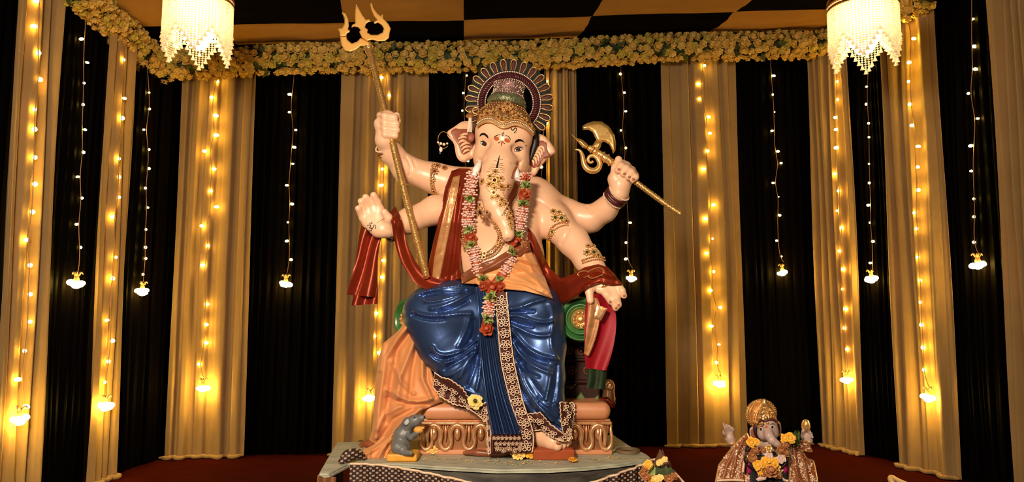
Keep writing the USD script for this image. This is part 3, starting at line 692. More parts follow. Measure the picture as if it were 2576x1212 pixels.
# skirt: gathered cloth pinned along the slab's front, sagging below it in the middle
path = spline([(*q, 0) for q in np.array(front)[[2, 3, 4, 5, 6, 7, 8, 9, 10]]], 220)[:, :2]
d = np.gradient(path, axis=0); nrm = np.stack([d[:, 1], -d[:, 0]], 1); nrm /= np.linalg.norm(nrm, axis=1, keepdims=True)
u = np.linspace(0, 1, 220); px_u = project(np.c_[path, np.full(220, ZT)])[0]
topz = ZT - np.interp(px_u, [860, 960, 1080, 1180, 1260, 1400, 1480, 1560, 1640], [-.004, .006, .03, .055, .10, .10, .07, .035, .004])
G = np.zeros((24, 220, 3))
for i, q in enumerate(np.linspace(0, 1, 24)):
    z = topz * (1 - q) + .015 * q
    amp = .008 + .030 * q; w = .022 + amp * (np.sin(2 * np.pi * 17 * u + 1.1 * np.sin(9 * u)) * .6 + .4 * np.sin(2 * np.pi * 29 * u + 2)) + .02 * q
    G[i, :, :2] = path + nrm * w[:, None]; G[i, :, 2] = z
sk = thing('table_skirt', 'brown printed cotton skirt with a pale lozenge lattice around the platform table', 'tablecloth', (*path[110], 0))
obj('cloth', sheet(G, .004), 'skirt_print', sk, 60)
obj('stitched_edge', tube(G[0] + [0, 0, .002], .006, 6), 'thread', sk, 60, 'pale stitched upper edge')
# bunched end of the skirt lying on the slab, and the short cloth pulled over the left end
c0 = tz(868, 1166); sc = [c0 + [-.02, -.01, .0], c0 + [.02, .03, .035], c0 + [.055, .06, .03], c0 + [.075, .075, .006]]
obj('bunched_end', tube(np.array(sc), [.012, .03, .026, .01], 9, 14), 'skirt_print', sk, 60)
lq = np.array([tz(800, 1193), tz(818, 1196), tz(846, 1196)]); lq[:, 2] -= .004
G = np.array([[p - [.0, .012 + .03 * q, 0] - [0.02 * q, 0, .55 * q * (ZT / .66)] + [0, .012 * np.sin(9 * s + 4 * q), 0] for s, p in zip(np.linspace(0, 1, 12), spline(lq, 12))] for q in np.linspace(0, 1, 8)])
obj('side_drop', sheet(G, .006), 'copper_shadow', sk, 60, 'plain brown cloth at the left end')
# ------------------------------------------------------------------ the seat of the statue
S0, S1 = U(1062, 1142, 3.66), U(1533, 1142, 3.66)
YF = tz(1300, 1143)[1]
x0, x1 = U(1062, 1100, YF)[0], U(1534, 1100, YF)[0]
zz = lambda py: U(1300, py, YF)[2]
YB = YF + .50
t = thing('throne', 'low seat with peach cushion slab and gilded egg-and-dart frieze under the statue', 'throne', ((x0 + x1) / 2, (YF + YB) / 2, ZT))
obj('plinth', rbox((x0 - .01, YF - .015, ZT), (x1 + .01, YB, zz(1130)), .006), 'pedestal_paint', t, 30)
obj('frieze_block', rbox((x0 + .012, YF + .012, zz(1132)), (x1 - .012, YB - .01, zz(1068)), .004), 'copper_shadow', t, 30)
obj('cornice', cat_([rbox((x0 - .006, YF - .012, zz(1068)), (x1 + .012, YB, zz(1060)), .006), rbox((x0 + .005, YF, zz(1060)), (x1 + .004, YB, zz(1054)), .004)]), 'copper_gilt', t, 30)
obj('cushion_slab', rbox((x0 - .01, YF - .03, zz(1056)), (x1 + .005, YB + .02, zz(1012)), .036, 4), 'pedestal_paint', t, 60, 'rounded peach cushion slab on the seat')
zc, hh = zz(1099), (zz(1066) - zz(1133)); n = 8; wd = (x1 - x0) / n
def u_shape(cx, w, h, up):
    a = np.linspace(0, np.pi, 15); s = 1 if up else -1
    P = [(cx - w, YF + .006, zc - s * h * .46)] + [(cx - w * math.cos(q), YF - .008, zc + s * (h * .10 + h * .36 * math.sin(q))) for q in a] + [(cx + w, YF + .006, zc - s * h * .46)]
    return P
for k in range(n):
    cx = x0 + wd * (k + .5)
    obj('egg_surround', tube(np.array(u_shape(cx, wd * .30, hh, True)), [.007, .0125, .014, .0125, .007], 8, 34), 'copper_gilt', t, 60)
    obj('egg', ball((cx, YF + .004, zc + hh * .12), 1, 2, (wd * .155, .022, hh * .26)), 'copper_gilt', t, 60)
for k in range(n + 1):
    cx = x0 + wd * k
    cx = min(max(cx, x0 + .02), x1 - .02)
    obj('dart_loop', tube(np.array(u_shape(cx, wd * .25, hh, False)), [.006, .010, .013, .010, .006], 8, 34), 'copper_gilt', t, 60)
    obj('dart', cat_([ball((cx, YF + .004, zc + hh * .14), 1, 1, (wd * .07, .016, hh * .34)), ball((cx - wd * .1, YF + .004, zc + hh * .3), 1, 1, (wd * .03, .010, hh * .2)), ball((cx + wd * .1, YF + .004, zc + hh * .3), 1, 1, (wd * .03, .010, hh * .2))]), 'copper_gilt', t, 60)
# carved side of the seat behind the right bolster, gilded scroll at its foot
Yb = YF + .20
p0, p1 = U(1405, 1012, Yb), U(1508, 848, Yb)
obj('side_panel', rbox((p0[0], Yb, zz(1016)), (p1[0], Yb + .3, p1[2]), .01), 'carved_maroon', t, 30, 'dark carved side of the seat')
for k, (py, h) in enumerate([(856, 8), (905, 6), (960, 7)]):
    a, b = U(1412, py, Yb), U(1505, py, Yb); obj('side_moulding', tube(np.array([a - [0, .006, 0], b - [0, .006, 0]]), R(h, Yb) * .8, 8), 'carved_maroon', t, 60)
for k, (px, py) in enumerate([(1430, 880), (1462, 882), (1493, 880), (1440, 930), (1478, 932)]):
    c = U(px, py, Yb - .004); obj('carved_rosette', cat_([torus(c, R(9, Yb), R(2.6, Yb), (0, -1, 0), 14, 6)] + [ball(c, R(4.5, Yb), 1)]), 'copper_shadow', t, 60)
c = U(1531, 985, Yb + .02)
obj('scroll_foot', cat_([lathe([(R(15, Yb), -R(28, Yb)), (R(17, Yb), -R(18, Yb)), (R(14, Yb), 0), (R(16, Yb), R(16, Yb)), (R(11, Yb), R(27, Yb)), (R(4, Yb), R(30, Yb))], 20, c), torus(c + [0, -R(15, Yb), R(16, Yb)], R(9, Yb), R(3.5, Yb), (.3, -1, 0), 18, 7)]), 'copper_gilt', t, 60, 'gilded scroll at the right end')
obj('seat_cloth', plate([(1505, 1000), (1530, 998), (1549, 1012), (1546, 1026), (1530, 1024), (1512, 1012)], Yb - .05, .02, .012, 8, 4), 'satin_red', t, 60, 'red cloth corner hanging over the cushion slab')
for q in ([(1440, 1010), (1462, 985), (1478, 1008)], [(1484, 1010), (1505, 992), (1512, 1010)], [(1418, 972), (1452, 964), (1438, 980)]):
    obj('leaf_ornament', plate(q, Yb - .03, .012, .01, 6, 3), 'green_paint', t, 60, 'small green painted leaf')
# ------------------------------------------------------------------ green bolsters with gilded ends
def bolster(label, c, d, L, r):
    t = thing('bolster_cushion', label, 'cushion', c)
    B = basis(d)
    prof = [(r * .45, 0), (r * .50, .012), (r * .62, .016), (r * .68, .004), (r * .74, .012), (r * .80, .020), (r * .93, .014), (r, -.02), (r * 1.02, -.06), (r, -L * .5), (r * 1.02, -L + .06), (r, -L + .02), (r * .9, -L)]
    obj('cover', lathe(prof, 44, c, B), 'bolster_green', t, 50)
    obj('piping', cat_([torus(c + B[:, 2] * .012, r * .90, .006, d, 40, 7), torus(c + B[:, 2] * .014, r * .64, .006, d, 36, 7)]), 'bolster_green', t, 60)
    ms = [lathe([(.004, .030), (r * .14, .030), (r * .2, .020), (r * .36, .026), (r * .44, .016), (r * .46, 0)], 28, c, B)]
    for k in range(10):
        a = k * .628; ms.append(ball(c + B @ np.array([r * .3 * np.cos(a), r * .3 * np.sin(a), .026]), r * .075, 1))
    obj('end_rosette', cat_(ms), 'gold', t, 60, 'gilded rosette on the bolster end'); return t
bolster('green round bolster with gold rosette right of the statue, under its resting hand', U(1461, 803, YF - .02), (-.12, -1, .02), .34, R(56, YF))
c = U(1028, 803, YF + .08)
bolster('green round bolster left of the statue, half hidden behind the blue knee', c, (-.72, -.72, .03), .30, R(56, YF))
# ------------------------------------------------------------------ small things on the table
t = thing('foot_block', 'glossy brick-red block under the statue\'s foot', 'footrest', tz(1392, 1150))
a, b = U(1340, 1158, 3.45), U(1447, 1156, 3.45); yf = tz(1392, 1158)[1]
a, b = U(1341, 1150, yf), U(1446, 1150, yf)
obj('block', rbox((a[0], yf, ZT), (b[0], yf + .22, U(1392, 1131, yf)[2]), .008, 3), 'brick_paint', t, 50)
obj('foot_ledge', rbox((a[0] + .01, yf + .01, U(1392, 1133, yf)[2]), (b[0] - .01, yf + .21, U(1392, 1129, yf)[2]), .004, 2), 'brick_paint', t, 50)
c = tz(1579, 1138)
t = thing('metal_ring', 'thin dark metal ring lying on the right of the stone slab', 'ring', c)
obj('band', lathe([(.056, 0), (.06, .002), (.06, .016), (.056, .018), (.053, .016), (.053, .002), (.056, 0)], 36, c), 'coin_band', t, 30)
obj('box', rbox(c + [-.062, -.035, 0], c + [-.018, -.012, .020], .003), 'mouse_pale', t, 30, 'small pale box beside the ring') if False else None
def petal(c, d, n, L, w):
    m = leaf(c, d, n, L, w); v = np.array(m.vertices).reshape(4, 3, 3); mid = v[:, 1:2]
    return T((mid + (v - mid) * np.array([4.5, .85, 1.35, 22])[:, None, None]).reshape(-1, 3), m.faces)
def ruffle(c, r, n, seed, flat=.5):
    n += 4
    """a marigold-like head: rings of short petals over a core"""
    g = rng(seed); ms = [ball(c + [0, 0, r * flat * .5], r * .45, 1, (1, 1, flat))]
    for ring in range(3):
        m = n + 2 * ring
        for k in range(m):
            a = 2 * np.pi * (k + .5 * (ring % 2)) / m + g.uniform(-.1, .1); L = r * (.5 + .25 * ring) * g.uniform(.85, 1.15); e = (1.2 - .45 * ring) * flat + g.uniform(-.15, .15)
            d = np.array([np.cos(a) * np.cos(e), np.sin(a) * np.cos(e), np.sin(e)]); ms.append(petal(c + [0, 0, r * flat * .35], d, np.array([0, 0, 1.]), L, r * .30))
    return cat_(ms)
FL = [((1087, 1143), .028, 'petal_yellow', 'orange marigold fallen beside the mouse figure on the slab'),
      ((1305, 1155), .036, 'petal_yellow', 'yellow marigold left of the red foot block, leftmost of the pair'),
      ((1336, 1153), .036, 'marigold', 'orange-yellow marigold touching the red foot block'),
      ((1440, 1163), .022, 'marigold', 'small yellow flower lying flat at the front edge of the slab')]
for k, (q, r, m, lab) in enumerate(FL):
    c = tz(*q); t = thing('marigold', lab, 'flower', c); v = ruffle(np.zeros(3), r, 7, 700 + k, .8); nn = (0, -.6, .8) if k < 3 else (0, -.1, 1); obj('petals', T(v.vertices @ basis(nn).T + c + [0, 0, r * .62 if k < 3 else .008], v.faces), m, t, 50); obj('heart', ball(c + np.array([0, -.6, .8]) * r * .75 + [0, 0, r * .62 if k < 3 else -.01], r * .24, 1), 'rose_rust', t, 60)
g = rng(71); ms = []
for k in range(70):
    px = g.uniform(1060, 1560); py = np.interp(px, [1060, 1300, 1560], [1150, 1166, 1152]) + g.uniform(-4, 6); c = tz(px, py) + [0, 0, .004]
    a = g.uniform(0, 6.3); ms.append(leaf(c, np.array([np.cos(a), np.sin(a), .1]), np.array([0, 0, 1.]), g.uniform(.01, .022), .006))
obj('loose_petals', cat_(ms), 'petal_yellow', None, 50, 'loose yellow petals strewn along the front of the stone slab', 'petals', kind='stuff')
# twist of brown cloth at the foot of the seat
G0 = [tz(1165, 1148) + [0, 0, .016], tz(1205, 1149) + [0, 0, .02], tz(1240, 1150) + [0, 0, .018], tz(1275, 1149) + [0, 0, .022], tz(1300, 1148) + [0, 0, .01]]
obj('cloth_roll', tube(np.array(G0), [.008, .018, .015, .02, .008], 9, 30), 'brown_silk', None, 60, 'twisted brown cloth roll along the foot of the gilded frieze', 'cloth')
# ------------------------------------------------------------------ the large statue: body
import time as _time
TT = 3.96
BF = Field(U(880, 700, 3.5) * [1, 0, 0] + [-.03, 3.45, U(1250, 800, 3.9)[2]], [U(1630, 400, 4.1)[0], 4.24, U(1250, 205, 4.0)[2]], .0045)
B_ = BF.chain
B_([(1252, 520, TT + .02, 92), (1256, 640, TT - .03, 104), (1262, 735, TT - .04, 100)], .05)              # chest, belly
BF.ell(U(1255, 655, TT - .09), (R(104, TT), .20, R(88, TT)), .06)
B_([(1185, 488, TT + .03, 56), (1340, 505, TT + .03, 58)], .06)                                          # shoulders
BF.ell(U(1208, 548, TT - .12), (.10, .07, .09), .05); BF.ell(U(1310, 560, TT - .12), (.10, .07, .09), .05)
B_([(1262, 480, TT, 62), (1266, 400, TT - .02, 60)], .05)                                                 # neck
# raised left arm with the trident
B_([(1178, 468, TT + .03, 46), (1095, 449, TT + .03, 38), (1022, 426, TT, 34), (985, 385, TT - .06, 27.5), (968, 352, TT - .12, 24)], .03, .05)
FY = TT - .13
B_([(968, 350, FY, 23), (972, 330, FY + .01, 25), (975, 300, FY + .015, 24)], .02)
B_([(958, 312, FY + .0, 18), (988, 322, FY + .01, 15)], .015)
for k, (ya, yb_, x0_, x1_, r_) in enumerate([(291, 296, 957, 992, 10), (307, 312, 954, 996, 10.2), (323, 327, 954, 997, 10), (338, 341, 957, 994, 9)]):
    B_([(x0_, ya - 1, FY + .0, r_), ((x0_ + x1_) / 2 - 6, (ya + yb_) / 2 - 1, FY - .045, r_ * 1.02), (x1_, yb_, FY - .035, r_ * .95), (x1_ + 2, yb_ + 1, FY - .01, r_ * .8)], .006)
B_([(982, 330, FY + .02, 11), (999, 305, FY + .01, 10), (998, 290, FY - .005, 8.5)], .008)               # thumb
# lower left arm with the open palm
B_([(1170, 528, TT + .01, 42), (1095, 528, TT - .06, 35), (1030, 555, TT - .14, 31), (978, 574, TT - .22, 26)], .03, .05)
PY = TT - .24
for (bx, by, rb) in ((954, 528, 14), (940, 530, 14), (926, 537, 13), (915, 547, 12)): B_([(958, 576, PY, 19), (bx, by, PY - .005, rb)], .014)
B_([(950, 580, PY, 17), (925, 560, PY, 15)], .014); B_([(968, 578, PY - .005, 18), (972, 560, PY - .012, 16)], .02)
for (p_) in ([(954, 527, 11.5), (949, 508, 10.6), (940, 491, 9)], [(940, 529, 11.5), (931, 511, 10.6), (920, 496, 9)], [(926, 536, 11), (916, 521, 10), (908, 506, 8.6)], [(914, 547, 10), (907, 536, 9), (901, 524, 8)]):
    B_([(p_[0][0], p_[0][1], PY - .005, p_[0][2]), (p_[1][0], p_[1][1], PY - .022, p_[1][2]), (p_[2][0], p_[2][1], PY - .048, p_[2][2])], .003, .012)
B_([(974, 566, PY - .02, 13), (976, 548, PY - .045, 11.5), (967, 534, PY - .062, 9.5)], .010)             # thumb folded over the palm
# raised right arm with the axe
B_([(1335, 500, TT + .04, 52), (1420, 535, TT + .05, 36), (1484, 551, TT + .03, 33), (1522, 528, TT - .02, 29), (1556, 486, TT - .10, 24)], .03, .05)
AY = TT - .12
B_([(1557, 486, AY, 23), (1560, 465, AY, 25), (1563, 432, AY + .005, 26)], .02)
B_([(1548, 450, AY, 20), (1584, 446, AY, 17)], .015)
for k, q in enumerate([[(1566, 412, 11), (1562, 418, 11), (1556, 428, 9.5)], [(1577, 417, 11), (1575, 425, 11), (1569, 437, 9.5)], [(1590, 428, 10.5), (1588, 434, 10.5), (1581, 445, 9)], [(1598, 440, 9.5), (1598, 446, 9.5), (1592, 452, 8.2)]]):
    B_([(q[0][0], q[0][1], AY - .01, q[0][2]), (q[1][0], q[1][1], AY - .052, q[1][2]), (q[2][0], q[2][1], AY - .060, q[2][2])], .004, .012)
B_([(1546, 448, AY - .02, 13), (1548, 424, AY - .035, 11), (1556, 401, AY - .03, 9.5)], .008)             # thumb
# lower right arm resting forward
B_([(1345, 515, TT + .02, 54), (1392, 556, TT - .06, 44), (1442, 606, TT - .16, 38), (1480, 655, TT - .25, 33), (1512, 700, TT - .34, 26)], .03, .05)
HY = TT - .36
for (bx, by, rb) in ((1507, 728, 11), (1528, 732, 12), (1543, 730, 12), (1556, 722, 11)): B_([(1516, 705, HY, 21), (bx, by, HY - .02, rb)], .012)
for p_ in ([(1516, 728, 11), (1527, 742, 10.2), (1536, 758, 8.6)], [(1532, 732, 11), (1542, 753, 10.4), (1549, 774, 8.8)], [(1544, 728, 11), (1551, 748, 10), (1556, 767, 8.4)], [(1556, 720, 10), (1565, 731, 9), (1570, 744, 7.8)]):
    B_([(p_[0][0], p_[0][1], HY - .025, p_[0][2]), (p_[1][0], p_[1][1], HY - .045, p_[1][2]), (p_[2][0], p_[2][1], HY - .042, p_[2][2])], .003, .012)
B_([(1500, 716, HY - .005, 12), (1482, 732, HY - .045, 10.5), (1485, 756, HY - .06, 9)], .008)
# head
HD = TT - .06
BF.ell(U(1268, 352, HD + .02), (R(67, HD), .17, R(78, HD)), .05)
for c_, r_ in (((1240, 334), 44), ((1296, 342), 42)): BF.ell(U(*c_, HD - .08), (R(r_, HD), .09, R(r_ * 1.0, HD)), .06)
BF.ell(U(1221, 398, HD - .06), (R(31, HD), .085, R(37, HD)), .05)
BF.ell(U(1304, 410, HD - .06), (R(27, HD), .085, R(36, HD)), .05)
B_([(1264, 375, HD - .11, 40), (1256, 420, HD - .165, 41), (1249, 455, HD - .20, 40.5), (1243, 487, HD - .235, 36)], .035, .06)
B_([(1243, 487, HD - .235, 36), (1246, 515, HD - .255, 30), (1260, 543, HD - .265, 24), (1273, 568, HD - .27, 20.5), (1277, 590, HD - .275, 18)], .008)
BF.ell(U(1279, 606, HD - .30), (.012, .012, .010), .012, cut=True)
# sockets of the tusks, soft eye hollows, folds at the elbows and on the trunk
BF.ell(U(1207, 415, HD - .155), (.016, .02, .026), .02, cut=True); BF.ell(U(1300, 420, HD - .15), (.012, .02, .022), .02, cut=True)
BF.ell(U(1216, 361, HD - .165), (.030, .020, .020), .04, cut=True); BF.ell(U(1302, 377, HD - .165), (.030, .020, .020), .04, cut=True)
for q, a_, w_ in (([(1020, 395, TT), (1032, 418, TT), (1030, 440, TT)], -.006, .007), ([(1040, 404, TT), (1046, 420, TT)], -.004, .006), ([(1478, 521, TT), (1488, 536, TT)], -.006, .007), ([(1432, 572, TT), (1424, 592, TT), (1412, 612, TT)], -.006, .009),
                  ([(1335, 495, TT), (1372, 515, TT), (1420, 560, TT)], -.005, .007), ([(1205, 400, HD), (1212, 408, HD), (1224, 398, HD)], -.004, .008), ([(1288, 412, HD), (1302, 412, HD), (1312, 405, HD)], -.004, .008)):
    BF.fold(q, a_, w_)
for k in range(8):
    y_ = 402 + k * 7.2; BF.fold([(1226 - k * 1.2, y_ + 1, HD), (1252, y_ + 3, HD), (1280 - k * 1.4, y_ + 6, HD)], -.0014, .0028)
ST = thing('deity_statue', 'large seated elephant-headed deity statue with four arms, gold crown and blue satin dhoti', 'statue', U(1262, 760, TT))
obj('body', BF.mesh(), 'skin', ST, True, 'peach-pink painted body with trunk, four arms and hands')

def on(px, py, lift=0.0, f=None): f = f or BF; return U(px, py, f.hit(np.array([px], float), np.array([py], float), lift)[0])
def decal(poly, mat, name, lift=.0012, step=2.0, parent=None, th=.003, smooth=False, n=60, f=None, label=None, bulge=0):
    f = f or BF
    return obj(name, plate(poly, lambda x, y: f.hit(x, y, lift), th + bulge, bulge, 3, step, smooth=smooth, n=n), mat, parent or ST, 50, label)
def stroke(pts, w, n=24):
    """outline of a brush stroke: points and widths in px"""
    P = spline(np.asarray(pts, float), n); w = np.interp(np.linspace(0, 1, n), np.linspace(0, 1, np.size(w)), np.ravel(w)) / 2
    t = np.gradient(P, axis=0); t /= np.linalg.norm(t, axis=1, keepdims=True); m = np.stack([-t[:, 1], t[:, 0]], 1) * w[:, None]
    return np.vstack([P + m, (P - m)[::-1]])
def line_on(pts, r, lift=.001, f=None, n=30, k=6):
    """a cord following the surface; r in px"""
    f = f or BF; P = spline(np.asarray(pts, float), n); y = f.hit(P[:, 0], P[:, 1], lift); return tube(U(P[:, 0], P[:, 1], y), np.atleast_1d(R(np.asarray(r, float), y.mean())), k)
# face
z1 = lambda x, y: (1160 + x / 6.06, 280 + y / 6.06)
for side, (brow, bw, lid, eye, iris, ir, lash) in enumerate([
    ([(285, 385), (305, 355), (340, 345), (380, 365), (412, 412)], [1, 4.5, 5.5, 5.5, 5, 1.2], [(300, 462), (325, 458), (365, 470), (392, 510)], [(303, 484), (335, 470), (368, 482), (396, 522), (368, 524), (328, 510)], (353, 495), 5.6, [(300, 470), (310, 450), (330, 440), (350, 448), (370, 462)]),
    ([(822, 480), (850, 450), (900, 440), (935, 450), (960, 482)], [1.5, 5.5, 6, 5, 3, 1], [(812, 600), (830, 560), (870, 545), (910, 552), (932, 572)], [(810, 606), (834, 576), (872, 563), (930, 574), (905, 597), (850, 608)], (868, 580), 5.8, [(850, 545), (872, 535), (896, 532), (920, 538), (938, 548)])]):
    decal(stroke([z1(*q) for q in brow], bw), 'ink', 'eyebrow')
    E = [z1(*q) for q in eye]
    decal(E, 'white_paint', 'eye', .0015, 1.2, smooth=True, n=40)
    c_ = z1(*iris); Y_ = BF.hit(np.array([c_[0]]), np.array([c_[1]]), .0015)[0]
    ep = stage.GetPrimAtPath(numbered(ST, 'x')) if False else None
    P_ = Polygon(smooth_poly(E, 40)).intersection(Point(*c_).buffer(ir))
    decal(np.array(P_.exterior.coords)[:-1], 'eye_brown', 'iris', .003, 1.0)
    decal(np.array(Point(*c_).buffer(ir * .42).exterior.coords)[:-1], 'ink', 'pupil', .0042, .8)
    L_ = [line_on([z1(*q) for q in lid], [.6, 1.5, 1.5, .6], .002), line_on([z1(*q) for q in [eye[0], eye[5], eye[4], eye[3]]], [.5, .9, .9, .5], .002)]
    for (x_, y_) in lash: L_.append(line_on([z1(x_ + 2, y_ + 16), z1(x_ - 8 + 16 * side, y_ - 10)], [.8, .3], .002, n=5, k=5))
    obj('eyelid_line', cat_(L_), 'ink', ST, 60)
    q = [(300, 505), (330, 528), (370, 540)] if side == 0 else [(830, 618), (870, 622), (905, 612)]
# forehead marks
for q, w in (([(500, 415), (520, 380), (560, 362), (600, 350)], [1, 2.2, 1.6, .8]), ([(560, 480), (580, 478), (598, 455)], [1.8, 1.6, .8]), ([(668, 490), (650, 482), (640, 455)], [1.8, 1.6, .8]), ([(676, 365), (710, 378), (742, 410), (750, 440)], [.8, 1.6, 2.2, 1])):
    decal(stroke([z1(*p) for p in q], w), 'ink', 'forehead_stroke', .001, 1.2)
decal([z1(*q) for q in [(503, 415), (520, 390), (555, 388), (575, 410), (570, 435), (545, 448), (515, 440)]], 'tilak_orange', 'forehead_mark', .0015, 1.5, smooth=True, n=30)
decal([z1(*q) for q in [(660, 425), (685, 412), (720, 420), (745, 445), (740, 468), (705, 475), (670, 460)]], 'tilak_orange', 'forehead_mark', .0015, 1.5, smooth=True, n=30)
decal([z1(*q) for q in [(618, 445), (640, 455), (628, 490), (610, 538), (602, 495)]], 'tilak_orange', 'forehead_mark', .0015, 1.5)
decal([z1(*q) for q in [(600, 385), (620, 380), (635, 388), (652, 380), (665, 395), (655, 420), (662, 440), (635, 448), (600, 440), (598, 410)]], 'white_paint', 'forehead_mark', .001, 1.5)
decal([z1(*q) for q in [(645, 312), (658, 345), (634, 380), (618, 348)]], 'ink', 'forehead_mark', .001, 1.2)
decal([z1(*q) for q in [(642, 335), (648, 347), (636, 362), (629, 348)]], 'white_paint', 'forehead_mark', .002, 1.0)
decal(stroke([z1(*q) for q in [(770, 255), (772, 280), (800, 282), (815, 258), (840, 258), (845, 285), (815, 315), (806, 338)]], [1.8, 2.4, 2.2, 2.2, 2.4, 2, 1.5, .8], 40), 'ink', 'forehead_stroke', .001, 1.2)
decal(stroke([z1(*q) for q in [(808, 328), (830, 326), (855, 318)]], [1.5, 1.2, .6]), 'ink', 'forehead_stroke', .001, 1.2)
decal(np.array(Point(*z1(990, 523)).buffer(1.6).exterior.coords)[:-1], 'ink', 'beauty_spot', .001, 1)
decal(stroke([z1(*q) for q in [(584, 662), (575, 720), (562, 780), (545, 860)]], [.6, 3.0, 4.2, 5.0], 30), 'ink', 'trunk_mark', .001, 1.5)
obj('trunk_line', cat_([line_on([z1(*p) for p in q], [.3, .75, .3], .0006, n=10, k=5) for q in ([(495, 750), (550, 752)], [(580, 740), (640, 735)], [(455, 810), (540, 822)], [(570, 820), (655, 830)], [(430, 845), (535, 858)], [(565, 850), (668, 868)], [(412, 876), (500, 884)], [(590, 880), (676, 900)], [(385, 915), (450, 916)], [(575, 800), (640, 795)], [(600, 920), (660, 935)])]), 'brush_brown', ST, 60)
# mouth corners and tusks
decal([z1(*q) for q in [(290, 740), (308, 760), (312, 820), (300, 900), (285, 940), (278, 840)]], 'tilak_orange', 'mouth_corner', .002, 1.5)
decal([z1(*q) for q in [(838, 830), (870, 860), (840, 900), (812, 960), (800, 1030), (762, 1020), (790, 920)]], 'tilak_orange', 'mouth_corner', .002, 1.5)
TY = HD - .16
obj('tusk', tube(U(np.array([1207, 1202, 1195, 1192]), np.array([406, 420, 434, 443]), np.array([TY + .02, TY - .02, TY - .05, TY - .06])), [R(5, TY), R(8.8, TY), R(9.5, TY), R(5, TY)], 14, 18), 'ivory', ST, 60, 'white tusk with rounded end')
obj('tusk', tube(U(np.array([1297, 1300, 1301.5]), np.array([418, 432, 450]), np.array([TY + .02, TY - .02, TY - .05])), [R(3.5, TY), R(6, TY), R(7.5, TY), R(7.3, TY)], 14, 14), 'ivory', ST, 40, 'white tusk broken off square')
# ears
z0 = lambda x, y: (1090 + x / 3.03, 130 + y / 3.03)
EY = TT - .08
EARS = [([(330, 560), (270, 528), (215, 535), (155, 575), (104, 622), (112, 648), (150, 690), (165, 745), (200, 830), (235, 843), (275, 825), (315, 800), (350, 700)],
         [(300, 590), (235, 585), (150, 592), (130, 625), (160, 670), (190, 730), (230, 790), (275, 770), (305, 740), (320, 660)], 1),
        ([(735, 680), (760, 640), (820, 628), (870, 660), (905, 705), (931, 770), (890, 800), (850, 842), (810, 890), (770, 945), (735, 935), (690, 905), (700, 800)],
         [(730, 740), (770, 690), (830, 672), (870, 700), (880, 760), (895, 790), (850, 815), (815, 860), (770, 890), (735, 870), (725, 800)], -1)]
for (o_, i_, sd) in EARS:
    cx_ = 1185 if sd > 0 else 1335
    fy = lambda x, y, cx_=cx_: EY + .035 - .0012 * np.abs(x - cx_) + .00001 * (x - cx_) ** 2
    e_ = obj('ear', plate([z0(*q) for q in o_], fy, .035, .018, 10, 5, smooth=True, n=70), 'skin', ST, 60)
    obj('ear_hollow', plate([z0(*q) for q in i_], lambda x, y: fy(x, y) - .016, .01, .004, 6, 4, smooth=True, n=60), 'ear_inner', e_, 60, 'red-brown hollow of the ear')
    S_ = [[(205, 640), (240, 628), (285, 640)], [(190, 668), (225, 650), (262, 660)], [(192, 700), (222, 678), (258, 690)], [(205, 728), (240, 700), (285, 700)], [(215, 752), (248, 724), (285, 728)], [(228, 775), (252, 752), (282, 752)]] if sd > 0 else \
         [[(790, 742), (830, 725), (845, 765)], [(778, 765), (815, 745), (830, 790)], [(765, 785), (800, 765), (818, 812)], [(755, 805), (785, 785), (802, 835)], [(745, 822), (770, 808), (785, 855)], [(738, 838), (752, 830), (765, 868)]]
    obj('ear_stripe', cat_([tube(U(*(lambda P: (P[:, 0], P[:, 1], fy(P[:, 0], P[:, 1]) - .024))(spline([z0(*p) for p in q], 12))), [.003, .0075, .008, .003], 6) for q in S_]), 'skin', e_, 60, 'raised pale ribs in the ear')
# om sign on the palm, in brush lines
zp = lambda x, y: (840 + x / 2.693, 450 + y / 2.693)
for q, w in (([(228, 318), (240, 312), (250, 320), (240, 330), (252, 334), (256, 345), (244, 352), (226, 348), (216, 332)], 1.7), ([(250, 330), (262, 334), (268, 318), (278, 312), (284, 324), (276, 334)], 1.6), ([(238, 302), (252, 304), (262, 296)], 1.3)):
    decal(stroke([zp(*p) for p in q], w, 40), 'ink', 'palm_sign', .001, 1.2, label='om sign painted on the open palm')
decal(np.array(Point(*zp(252, 294)).buffer(1.2).exterior.coords)[:-1], 'ink', 'palm_sign', .001, 1)
decal(stroke([zp(*p) for p in [(285, 300), (310, 285), (345, 265)]], [.6, 1.2, .6]), 'brush_brown', 'palm_line', .0006, 1)
# foot
FTY = U(1390, 1130, 3.5)[1]; FB = tz(1392, 1152)[1]; fz = U(1392, 1129, FB)[2]
FF = Field(U(1310, 1170, FB)[:1].tolist() + [FB - .16, fz - .03], [U(1450, 1000, FB)[0], FB + .25, fz + .30], .004)
def at_foot(px, py, Y, r): 
    c = U(px, py, Y); c[2] = max(c[2], fz + R(r, Y)); return c, R(r, Y)
FP = [((1364, 1050, FB + .08, 24), (1362, 1090, FB + .06, 28)), ((1362, 1088, FB + .06, 28), (1362, 1110, FB + .07, 27)), ((1362, 1092, FB + .04, 25), (1394, 1111, FB - .02, 20)), ((1360, 1108, FB + .06, 24), (1386, 1116, FB - .01, 19)), ((1370, 1093, FB + .06, 24), (1413, 1109, FB + .02, 16))]
for a_, b_ in FP: (p_, r_), (q_, s_) = at_foot(*a_), at_foot(*b_); FF.cone(p_, r_, q_, s_, .025)
